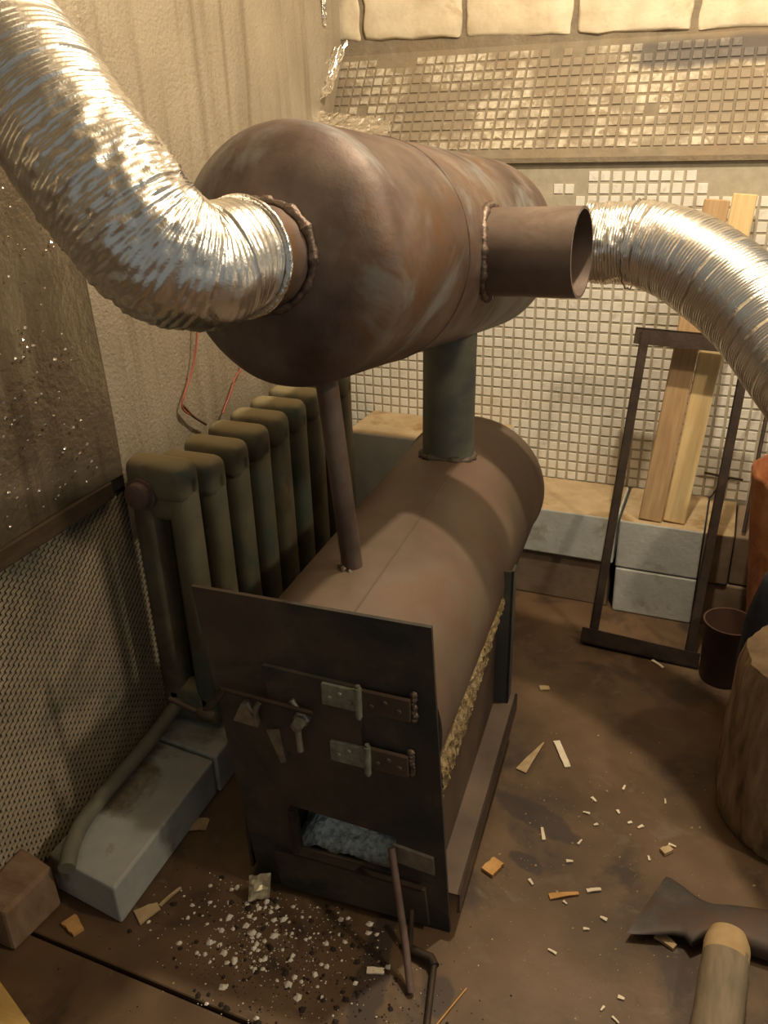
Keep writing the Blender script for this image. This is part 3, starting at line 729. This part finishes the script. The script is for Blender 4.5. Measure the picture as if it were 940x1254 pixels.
lb.build('latch_bolt', M['bare_steel'], door)
br = MB()
V, F = prism([SP(-0.306, -0.018, 0.318), SP(-0.268, -0.018, 0.314), SP(-0.283, -0.018, 0.350), SP(-0.292, -0.018, 0.348)], D * 0.012); br.add(V, F)
br.add(*curve_rod([SP(-0.270, -0.016, 0.318), SP(-0.268, -0.020, 0.345), SP(-0.258, -0.022, 0.365)], 0.004, 0.005, 8))
V, F = prism([SP(-0.258, -0.016, 0.312), SP(-0.238, -0.016, 0.318), SP(-0.232, -0.016, 0.262), SP(-0.240, -0.016, 0.258)], D * 0.010); br.add(V, F)
br.build('latch_catch', M['bare_steel'], st)
# ash opening: box behind, lip, ash
ap = MB()
def quad(a, b, c, d_): ap.add([a, b, c, d_], [(0, 1, 2, 3)])
s0, s1, z0, z1, dp = -0.250, -0.060, 0.076, 0.196, 0.34
quad(SP(s0, 0, z0), SP(s1, 0, z0), SP(s1, dp, z0), SP(s0, dp, z0)); quad(SP(s0, 0, z1), SP(s0, dp, z1), SP(s1, dp, z1), SP(s1, 0, z1))
quad(SP(s0, 0, z0), SP(s0, dp, z0), SP(s0, dp, z1), SP(s0, 0, z1)); quad(SP(s1, 0, z0), SP(s1, 0, z1), SP(s1, dp, z1), SP(s1, dp, z0))
quad(SP(s0, dp, z0), SP(s1, dp, z0), SP(s1, dp, z1), SP(s0, dp, z1))
ap.build('ash_box', M['sooty'], st)
V = []; F = []; na, nb_ = 44, 34
for a in range(na + 1):
    for b_ in range(nb_ + 1):
        s = s0 + 0.002 + (s1 - s0 - 0.004) * a / na; o_ = 0.012 + (0.26) * b_ / nb_
        z = 0.079 + 0.085 * min(1, (o_ - 0.012) / 0.10) ** 0.8 + 0.010 * noise.noise(Vector((s * 40, o_ * 40, 0))) + 0.006 * noise.noise(Vector((s * 130, o_ * 130, 5)))
        if a < 8: z -= 0.045 * (1 - a / 8) * min(1, o_ / 0.06)
        V.append(SP(s, o_, max(0.0775, z)))
for a in range(na):
    for b_ in range(nb_):
        i = a * (nb_ + 1) + b_; F.append((i, i + nb_ + 1, i + nb_ + 2, i + 1))
tag(link_mesh('ash_heap', V, F, M['ash_grey'], st), 'blue grey ash inside the opening', kind='stuff')
lip = MB()
V, F = prism([SP(-0.232, -0.018, 0.092), SP(-0.040, -0.018, 0.086), SP(-0.040, -0.018, 0.082), SP(-0.232, -0.018, 0.088)], D * 0.016); lip.add(V, F)
V, F = prism([SP(-0.238, -0.016, 0.172), SP(-0.229, -0.016, 0.172), SP(-0.225, -0.016, 0.090), SP(-0.236, -0.016, 0.086)], D * 0.014); lip.add(V, F)
lip.build('opening_lip', M['iron_frame'], st)
splate('lower_board', [(-0.268, 0.082), (-0.036, 0.080), (-0.030, 0.012), (-0.262, 0.010)], -0.013, 0.007, M['sooty'], st)
splate('ash_hinge', [(-0.082, 0.150), (-0.024, 0.142), (-0.022, 0.112), (-0.080, 0.120)], -0.011, 0.005, M['bare_steel'], st)

# side: wool strip, dark side panel, bottom rail, rear leg
V = []; F = []; nL = 130; nW = 12
for a in range(nL + 1):
    l = 0.006 + 0.42 * a / nL; k_ = a / nL
    wdt = 0.012 + 0.080 * math.sin(math.pi * min(1, 0.25 + 0.75 * k_)) ** 0.8 * (1 + 0.30 * noise.noise(Vector((l * 60, 0, 0))))
    zc = 0.262 + 0.060 * k_
    for b_ in range(nW + 1):
        t_ = b_ / nW - 0.5; z = zc + wdt * t_ + 0.004 * noise.noise(Vector((l * 120, t_ * 3, 9)))
        bul = 0.007 * (1 - 4 * t_ * t_) + 0.006 * noise.noise(Vector((l * 110, z * 110, 2))) + 0.003 * noise.noise(Vector((l * 300, z * 300, 2)))
        V.append(SP(-0.0215 + bul, l, z))
for a in range(nL):
    for b_ in range(nW):
        i = a * (nW + 1) + b_; F.append((i, i + nW + 1, i + nW + 2, i + 1))
tag(link_mesh('wool_strip', V, F, M['wool'], st), 'yellowish fibrous insulation strip')
V, F = prism([SP(-0.030, 0.004, 0.012), SP(-0.030, 0.405, 0.060), SP(-0.030, 0.405, 0.300), SP(-0.030, 0.004, 0.235)], E * 0.005)
MB().add(V, F).build('side_panel', M['side_steel'], st)
V, F = prism([SP(-0.318, 0.004, 0.012), SP(-0.318, 0.405, 0.060), SP(-0.318, 0.405, 0.300), SP(-0.318, 0.004, 0.235)], -E * 0.005)
MB().add(V, F).build('side_panel', M['sooty'], st)
ra = MB()
for (u0, u1, za, zb) in ((-0.030, 0.012, 0.0, 0.004), (0.008, 0.012, -0.032, 0.004)):
    q = [SP(u0, 0.0, za + 0.070), SP(u1, 0.0, za + 0.070), SP(u1, 0.425, za + 0.105), SP(u0, 0.425, za + 0.105)]
    q += [SP(u0, 0.0, zb + 0.070), SP(u1, 0.0, zb + 0.070), SP(u1, 0.425, zb + 0.105), SP(u0, 0.425, zb + 0.105)]
    ra.add(q, BOXF)
ra.build('base_rail', M['side_steel'], st)
for s_ in (-0.026, -0.336):
    lgm = MB()
    for (u0, u1, o0, o1) in ((0.0, 0.026, 0.396, 0.400), (0.022, 0.026, 0.396, 0.424)):
        q = [SP(s_ + u0, o0, 0.0), SP(s_ + u1, o0, 0.0), SP(s_ + u1, o1, 0.0), SP(s_ + u0, o1, 0.0)]
        q += [p + UP * 0.375 for p in q]; lgm.add(q, BOXF)
    lgm.build('leg', M['flue'] if s_ > -0.1 else M['sooty'], st)

# flue pipe between barrel and tank, post at the front
def pipe(a, b_, r, m, name, parent, n=48, open_end=False):
    a = Vector(a); b_ = Vector(b_); L = (b_ - a).length
    if open_end:
        V, F = revolve(a, b_ - a, [(0, r), (L, r), (L, r - 0.004), (0.01, r - 0.004)], n)
    else: V, F = revolve(a, b_ - a, [(0, r), (L * 0.5, r), (L, r)], n)
    return MB().add(V, F).build(name, m, parent, True)
TA = Vector((-0.0944, -1.050, 0.9095)); yaw, pit = -0.0553, -0.0982
TD = Vector((-math.sin(yaw) * math.cos(pit), math.cos(yaw) * math.cos(pit), math.sin(pit)))
TR = 0.152; TL = 0.640
def axis_at(y): return TA + TD * ((y - TA.y) / TD.y)
fl_b = bc + D * 0.597 + UP * (RB - 0.02); fl_t = Vector((fl_b.x + 0.003, fl_b.y, 0.745))
flue = pipe(fl_b, fl_t, 0.0475, M['flue'], 'flue_pipe', st)
def saddle_weld(c0, axis, r, surf_f, m, name, rr=0.005, n=90):
    """bead where a pipe of radius r around axis (through c0) meets a surface given by surf_f(point)->point"""
    u, v = frame_of(axis); pts = []
    for k in range(n + 1):
        a = 2 * math.pi * k / n
        pts.append(surf_f(Vector(c0) + (u * math.cos(a) + v * math.sin(a)) * r))
    V, F = tube(pts, lambda i, s, a, p: rr * (1.05 + 0.75 * noise.noise(p * 95) + 0.3 * noise.noise(p * 260)), 10, False)
    return MB().add(V, F).build(name, m, st, True)
def on_barrel(p):
    x = (p - bc).dot(E); return bc + E * x + D * (p - bc).dot(D) + UP * math.sqrt(max(0, RB * RB - x * x))
saddle_weld(fl_b, UP, 0.049, on_barrel, M['sooty'], 'weld_bead', 0.006)
po_b = Vector((-0.036, -1.040, 0.495)); po_t = Vector((-0.064, -1.035, 0.775))
pipe(po_b, po_t, 0.0145, M['rust_tank'], 'support_post', st, 24)
pw = MB()
for q in range(9):
    a = 2 * math.pi * q / 9; p = po_b + Vector((math.cos(a) * 0.016, math.sin(a) * 0.016, 0.004 - 0.003 * math.cos(a)))
    pw.add(*revolve(p, UP, [(-0.003, 0.006), (0.002, 0.005), (0.005, 0.0)], 8, False, False, 0.002))
pw.build('weld_bead', M['weld'], st, True)

# tank with domed ends
H1, H2 = 0.072, 0.060
prof = [(-H1 * math.cos(t), TR * math.sin(t)) for t in [math.pi / 2 * k / 22 for k in range(23)]]
prof += [(TL * k / 20, TR) for k in range(1, 20)]
prof += [(TL + H2 * math.sin(t), TR * math.cos(t)) for t in [math.pi / 2 * k / 14 for k in range(15)]]
V, F = revolve(TA, TD, prof, 112)
# shallow hammered unevenness
V2 = []
for p in V:
    V2.append(p + Vector(noise.noise_vector(p * 14)) * 0.0012)
MB().add(V2, F).build('heat_exchanger_tank', M['rust_tank'], st, True)
for tt in (0.205,):
    u, v = frame_of(TD)
    pts = [TA + TD * tt + (u * math.cos(2 * math.pi * k / 120) + v * math.sin(2 * math.pi * k / 120)) * (TR + 0.0002) for k in range(121)]
    Vw, Fw = tube(pts, lambda i, s, a, p: 0.0013 + 0.0006 * noise.noise(p * 120), 6, False)
    MB().add(Vw, Fw).build('weld_seam', M['rust_tank'], st, True)
# inlet collar at the near dome
pole = TA - TD * H1 + E * 0.012 + UP * 0.006
pipe(pole + TD * 0.02, pole - TD * 0.060, 0.0545, M['rust_tank'], 'inlet_collar', st)
def on_dome(p):
    q = p - TA; t_ = q.dot(TD); rv = q - TD * t_; r = min(rv.length, TR * 0.999)
    return TA - TD * (H1 * math.sqrt(1 - (r / TR) ** 2)) + rv
saddle_weld(pole, TD, 0.0575, on_dome, M['weld'], 'weld_bead', 0.0060)
# outlet stub, open end towards the right
sb = axis_at(-0.728); se = Vector((0.198, -0.748, 0.8855))
stub = pipe(sb + (se - sb).normalized() * 0.10, se, 0.0615, M['stub'], 'outlet_stub', st, 64, True)
def on_tank(p):
    q = p - TA; t_ = q.dot(TD); rv = q - TD * t_
    sdir = (se - sb).normalized(); up = TD.cross(sdir).normalized(); h = rv.dot(up)
    return TA + TD * t_ + up * h + sdir * math.sqrt(max(0, TR * TR - h * h))
saddle_weld(sb, se - sb, 0.063, on_tank, M['weld'], 'weld_bead', 0.0060)
# second outlet behind it, carrying the right duct
ob = axis_at(-0.515); oe = Vector((0.215, -0.538, 0.872))
pipe(ob + (oe - ob).normalized() * 0.11, oe, 0.056, M['rust_tank'], 'rear_outlet', st, 48, True)

# ------------------------------------------------------------------ flexible ducts
def duct(path, R, pitch, amp, crumple, crf, label, end_ragged, n=80):
    pts, L = catmull(path, pitch / 4)
    def rf(i, s, a, p):
        c = crumple(s / L)
        q = p + Vector((math.cos(a), math.sin(a), 0.3 * math.sin(2 * a))) * R
        r = R(s / L) if callable(R) else R
        return r
    T = pts
    V = []; F = []
    tang = [(T[min(i + 1, len(T) - 1)] - T[max(i - 1, 0)]).normalized() for i in range(len(T))]
    u, v = frame_of(tang[0]); s = 0
    for i, p in enumerate(T):
        if i:
            s += (p - T[i - 1]).length; u = (u - tang[i] * u.dot(tang[i])).normalized(); v = tang[i].cross(u)
        for k in range(n):
            a = 2 * math.pi * k / n
            dirv = u * math.cos(a) + v * math.sin(a); f_ = s / L
            c = crumple(f_, a); q = p + dirv * R(f_)
            r = R(f_) + amp * math.cos(2 * math.pi * (s / pitch) + a) - 0.0016 * max(0.0, math.cos(2 * math.pi * (s / (pitch * 5)) + a / 5 + 2 * noise.noise(Vector((s * 9, 0, 1))))) ** 14 + c * (0.0034 * noise.noise(q * 45) + 0.0026 * noise.noise(q * 100) + 0.0012 * noise.noise(q * 220)) + 0.0018 * noise.noise(q * 14)
            V.append(p + dirv * r)
    for i in range(len(T) - 1):
        for k in range(n): F.append((i * n + k, i * n + (k + 1) % n, (i + 1) * n + (k + 1) % n, (i + 1) * n + k))
    o = link_mesh('flexible_duct', V, F, M['duct'], None, True)
    return tag(o, label, 'duct'), pts
P1 = [tuple(pole - TD * 0.034), tuple(pole - TD * 0.066), (-0.103, -1.225, 0.9265), (-0.131, -1.255, 0.950), (-0.164, -1.264, 0.996), (-0.207, -1.258, 1.043), (-0.255, -1.246, 1.094), (-0.316, -1.230, 1.154),
      (-0.372, -1.222, 1.235), (-0.385, -1.23, 1.35), (-0.380, -1.24, 1.50)]
def R1(t): return 0.0565 + 0.0125 * min(1, max(0, t - 0.02) / 0.12)
def C1(t, a):
    return 0.10 + 1.0 * math.exp(-((t - 0.21) / 0.11) ** 2)
d1, pts1 = duct(P1, R1, 0.0052, 0.0006, C1, 1, 'big crumpled silver flexible duct rising to the left from the tank dome', True, 96)
ring = [pole - TD * 0.046 + (frame_of(TD)[0] * math.cos(2 * math.pi * k / 64) + frame_of(TD)[1] * math.sin(2 * math.pi * k / 64)) * 0.0605 for k in range(65)]
V, F = tube(ring, 0.0042, 8, False)
MB().add(V, F).build('clamp', M['foil'], d1, True)
P2 = [(0.165, -0.5345, 0.873), (0.215, -0.538, 0.873), (0.268, -0.549, 0.872), (0.326, -0.576, 0.857), (0.389, -0.613, 0.824), (0.451, -0.670, 0.780), (0.507, -0.753, 0.733), (0.57, -0.86, 0.685), (0.66, -0.99, 0.65), (0.78, -1.10, 0.64)]
def R2(t): return 0.061 + 0.008 * min(1, t / 0.22)
def C2(t, a): return 0.05 + 1.0 * math.exp(-((t - 0.03) / 0.09) ** 2)
d2, pts2 = duct(P2, R2, 0.0052, 0.0008, C2, 2, 'silver flexible duct with torn end curving down to the right edge', True, 88)
tc = Vector((0.245, -0.543, 0.8725)); tdn = Vector((1, -0.18, -0.02)).normalized(); u, v = frame_of(tdn)
ring = [tc + (u * math.cos(2 * math.pi * k / 64) + v * math.sin(2 * math.pi * k / 64)) * (0.0675 + 0.002 * math.sin(k * 1.7)) for k in range(65)]
V, F = tube(ring, 0.0011, 6, False)
MB().add(V, F).build('tie_wire', M['bare_steel'], d2, True)

# ------------------------------------------------------------------ loose iron in front of the ash opening
V, F = rod([SP(-0.082, -0.016, 0.150), SP(-0.045, -0.075, 0.050), SP(-0.026, -0.112, 0.006)], 0.0052)
tag(MB().add(V, F).build('poker', M['plug'], None, True), 'thin iron poker leaning against the right edge of the ash opening', 'poker')
bl = MB(); bl.add(*rod([SP(-0.045, -0.055, 0.010), SP(-0.012, -0.062, 0.014), SP(-0.004, -0.072, 0.014)], 0.0065)); bl.add(*rod([SP(-0.006, -0.070, 0.014), SP(0.008, -0.155, 0.006)], 0.0045)); bl.add(*rod([SP(-0.045, -0.055, 0.010), SP(-0.052, -0.024, 0.05)], 0.004))
tag(bl.build('bent_rod', M['iron_frame'], None, True), 'bent dark iron rod lying at the foot of the plate corner', 'rod')

# ------------------------------------------------------------------ axe
ax = tag(empty('axe'), 'old axe with dark iron head lying at the lower right corner', 'axe')
bot = [(0.385, -1.088), (0.403, -1.083), (0.425, -1.076), (0.447, -1.069), (0.461, -1.068), (0.470, -1.079), (0.477, -1.072), (0.490, -1.058), (0.515, -1.056), (0.545, -1.059), (0.575, -1.060), (0.600, -1.052)]
topc = [(0.427, -0.967), (0.434, -0.968), (0.445, -0.975), (0.457, -0.985), (0.467, -0.993), (0.475, -0.998), (0.484, -1.001), (0.496, -1.003), (0.518, -0.998), (0.545, -0.992), (0.575, -0.987), (0.604, -0.990)]
thk = [0.0015, 0.005, 0.009, 0.013, 0.016, 0.019, 0.022, 0.027, 0.034, 0.036, 0.036, 0.034]
V = []; F = []; nS = 20
for (bx, by), (tx, ty), th_ in zip(bot, topc, thk):
    for k in range(nS):
        a_ = 2 * math.pi * k / nS; c_, s_ = math.cos(a_), math.sin(a_)
        c_ = math.copysign(abs(c_) ** 0.55, c_); s_ = math.copysign(abs(s_) ** 0.7, s_)
        V.append((bx + (tx - bx) * (0.5 + 0.5 * c_), by + (ty - by) * (0.5 + 0.5 * c_), 0.0205 + th_ / 2 * s_ - 0.006 * max(0, (0.47 - bx) / 0.08)))
for i in range(len(thk) - 1):
    for k in range(nS): F.append((i * nS + k, i * nS + (k + 1) % nS, (i + 1) * nS + (k + 1) % nS, (i + 1) * nS + k))
F.append(tuple(range(nS))[::-1]); F.append(tuple((len(thk) - 1) * nS + k for k in range(nS)))
link_mesh('axe_head', V, F, M['axe'], ax, True)
ha = [Vector((0.514, -1.058, 0.040)), Vector((0.512, -1.10, 0.038)), Vector((0.505, -1.20, 0.035)), Vector((0.495, -1.34, 0.031)), Vector((0.480, -1.62, 0.029))]
hp, _ = catmull(ha, 0.008)
V, F = tube(hp, lambda i, s, a, p: (0.0275 if s > 0.02 else 0.021 + 0.0065 * s / 0.02) * (1 + 0.06 * noise.noise(p * 40)) * (1 + 0.08 * math.cos(2 * a)), 28)
n_end = sum(1 for fc in F if all(i < 28 * 5 for i in fc))
fm = [1 if max(V[i].y for i in fc) > -1.092 else 0 for fc in F]
link_mesh('handle', V, F, None, ax, True, [M['handle'], M['handle_end']], fm)['label'] = 'wooden handle with pale rounded end'

# yellow plank corner at lower left
pk = bevel_hexa([(-0.46, -1.6, 0.0), (-0.29, -1.645, 0.0), (-0.25, -1.522, 0.0), (-0.425, -1.458, 0.0), (-0.46, -1.6, 0.035), (-0.29, -1.645, 0.035), (-0.25, -1.522, 0.035), (-0.425, -1.458, 0.035)], 0.003, 1)
tag(link_mesh('plank', pk[0], pk[1], M['yellow_wood']), 'bright yellow board end in the lower left corner on the floor', 'plank')

# ------------------------------------------------------------------ chips, splinters, crumbs
def chip(x, y, L, wd, rot, m, label, taper=0.6, th=0.0025, group='wood chips on the floor', name='wood_chip'):
    n_ = 6; V = []
    for zt in (0.0008, th + 0.0008):
        for k in range(n_ + 1):
            t_ = k / n_; wv = wd * (1 - (1 - taper) * t_) / 2
            V.append((L * (t_ - 0.5), wv * (1 + 0.25 * noise.noise(Vector((x * 90, t_ * 4, 1)))), zt + min(0.0015, L * 0.035) * math.sin(t_ * 3.1)))
        for k in range(n_, -1, -1):
            t_ = k / n_; wv = wd * (1 - (1 - taper) * t_) / 2
            V.append((L * (t_ - 0.5), -wv * (1 + 0.25 * noise.noise(Vector((y * 90, t_ * 4, 5)))), zt + min(0.0015, L * 0.035) * math.sin(t_ * 3.1)))
    k = 2 * (n_ + 1)
    F = [tuple(range(k)), tuple(range(k, 2 * k))[::-1]] + [(i, k + i, k + (i + 1) % k, (i + 1) % k) for i in range(k)]
    o = link_mesh(name, V, F, m); o.location = (x, y, 0); o.rotation_euler = (0, 0, rot)
    return tag(o, label, 'chip', group)
chip(0.226, -0.742, 0.070, 0.012, math.radians(-62), M['chip_white'], 'straight white splinter on the open floor right of the stove leg', 0.9)
chip(0.178, -0.768, 0.090, 0.020, math.radians(76), M['chip_tan'], 'pointed tan chip lying beside the straight white splinter', 0.12)
chip(0.154, -0.560, 0.020, 0.014, 0.4, M['chip_tan'], 'small tan chip on the floor next to the rear stove leg', 0.8)
chip(0.178, -1.035, 0.030, 0.022, 1.2, M['chip_orange'], 'thick orange bark chip by the right side rail of the stove', 0.9, 0.006)
chip(-0.364, -1.357, 0.032, 0.022, -0.4, M['chip_orange'], 'orange chip lying before the long pale block', 0.7, 0.005)
chip(-0.014, -1.383, 0.036, 0.008, 0.55, M['chip_white'], 'pale stick on the floor in front of the ash pile', 0.9)
chip(-0.277, -1.297, 0.034, 0.028, 1.0, M['chip_tan'], 'flat tan chip leaning at the corner of the long pale block', 0.5, 0.003)
chip(-0.262, -1.262, 0.040, 0.005, 1.3, M['chip_tan'], 'thin tan splinter right of the flat tan chip', 0.7)
chip(-0.306, -1.125, 0.035, 0.030, 0.3, M['chip_tan'], 'square tan scrap in the shade left of the ash opening', 0.8, 0.002)
chip(0.438, -1.050 - 0.02, 0.028, 0.016, -0.5, M['chip_tan'], 'brown chip lying just below the axe blade', 0.6, 0.005)
chip(0.424, -0.905, 0.018, 0.012, 0.8, M['chip_tan'], 'small brown chip on the floor between axe and log', 0.8, 0.006)
chip(0.330, -1.020, 0.022, 0.006, 0.5, M['chip_white'], 'short white sliver left of the axe blade', 0.8)
chip(0.235, -0.940, 0.026, 0.006, 1.9, M['chip_white'], 'thin white splinter near the dark stain right of stove', 0.7)
chip(0.290, -1.045, 0.045, 0.010, 0.5, M['chip_orange'], 'rusty brown splinter between stove and axe blade', 0.5)
chip(0.360, -0.395, 0.032, 0.007, -0.7, M['chip_white'], 'pale splinter in front of the iron frame foot', 0.8)
chip(0.178, -1.300, 0.130, 0.0022, 1.25, M['chip_orange'], 'long thin straw at the bottom centre of the floor', 0.6, 0.0018)
chip(0.075, -1.260, 0.024, 0.010, 0.3, M['chip_white'], 'yellowish white chip beside the foot of the poker', 0.8)
s = tag(crumpled('foil_scrap', tuple(SP(-0.300, -0.050, 0.008)), E * 0.030 + D * 0.012, UP * 0.040 + D * 0.012, 8, 8, 0.007, M['scrap']), 'crumpled shiny yellowish scrap left of the ash opening', 'scrap')
for k in range(26):
    a = random.uniform(0, 6.28)
    x, y = random.choice([(0.30, -0.95), (0.36, -0.85), (0.25, -1.15), (0.36, -1.15)]); x += random.gauss(0, 0.06); y += random.gauss(0, 0.07)
    if (x - 0.616) ** 2 + (y + 0.752) ** 2 < 0.025 or (x > 0.375 and -1.09 < y < -0.95) or x < 0.19 or x > 0.46: continue
    chip(x, y, random.uniform(0.006, 0.013), random.uniform(0.003, 0.006), a, M['chip_white'], 'tiny pale splinter among others on the floor between stove and axe', 0.6, 0.002, 'tiny splinters right of the stove', 'splinter')
def crumbs(name, n_, cx, cy, sx, sy, rmin, rmax, m, label):
    mb = MB()
    for k in range(n_):
        x, y = random.gauss(cx, sx), random.gauss(cy, sy)
        if (x - P0.x) * 1.0 < 0.02 and y > -1.175 + (x - 0.151) * 0.06 and x > -0.31: continue
        if x < -0.29 and y > -1.34: continue
        r = rmin + (rmax - rmin) * random.random() ** 7
        a = random.uniform(0, 6.28); z = 0.0004
        pts = []
        for q in range(5):
            b_ = a + 2 * math.pi * q / 5; rr = r * random.uniform(0.6, 1.2)
            pts.append((x + math.cos(b_) * rr, y + math.sin(b_) * rr, z))
        topv = (x, y, z + r * random.uniform(0.5, 1.1))
        mb.add(pts + [topv], [(q, (q + 1) % 5, 5) for q in range(5)])
    return tag(mb.build(name, m), label, 'debris', None, 'stuff')
crumbs('ash_crumbs', 620, -0.085, -1.265, 0.085, 0.050, 0.0009, 0.0068, M['ash_white'], 'white ash crumbs scattered on the floor in front of the stove')
crumbs('charcoal_crumbs', 700, -0.03, -1.285, 0.12, 0.065, 0.0010, 0.006, M['seam'], 'dark charcoal bits scattered on the floor in front of the stove')
crumbs('sawdust', 420, 0.25, -1.05, 0.22, 0.20, 0.0008, 0.0028, M['chip_tan'], 'fine sawdust specks over the brown floor')

# ------------------------------------------------------------------ which mosaic tiles show largest: 300 single tiles, the rest one part
bpy.context.view_layer.update()
dg = bpy.context.evaluated_depsgraph_get()
scored = []
for (p, i, j) in TILE_CELLS:
    dvec = Vector((p.x, -0.006, p.z)) - cam_p; dist = dvec.length
    hit, loc, nrm, idx, ob_, mw = S.ray_cast(dg, cam_p, dvec.normalized(), distance=dist - 0.003)
    co = cam.matrix_world.inverted() @ p
    X = 470 + 1000.136 * co.x / -co.z; Y = 627 - 1000.136 * co.y / -co.z
    vis = (not hit) and 0 < X < 940 and 0 < Y < 1254
    scored.append(((1 if vis else 0), abs(dvec.normalized().y) / dist ** 2, p, i, j))
scored.sort(key=lambda t: (-t[0], -t[1]))
rest = MB()
for n_, (vis, sc, p, i, j) in enumerate(scored):
    me = tile_me[(i * 7 + j * 13) % 4]
    if n_ < 300:
        o = bpy.data.objects.new('tile', me); COL.objects.link(o); o.location = p; o.parent = back
    else:
        rest.add([(v.co.x + p.x, v.co.y + p.y, v.co.z + p.z) for v in me.vertices], [tuple(q.vertices) for q in me.polygons])
tag(rest.build('tile_field', M['tile'], back), kind='stuff')
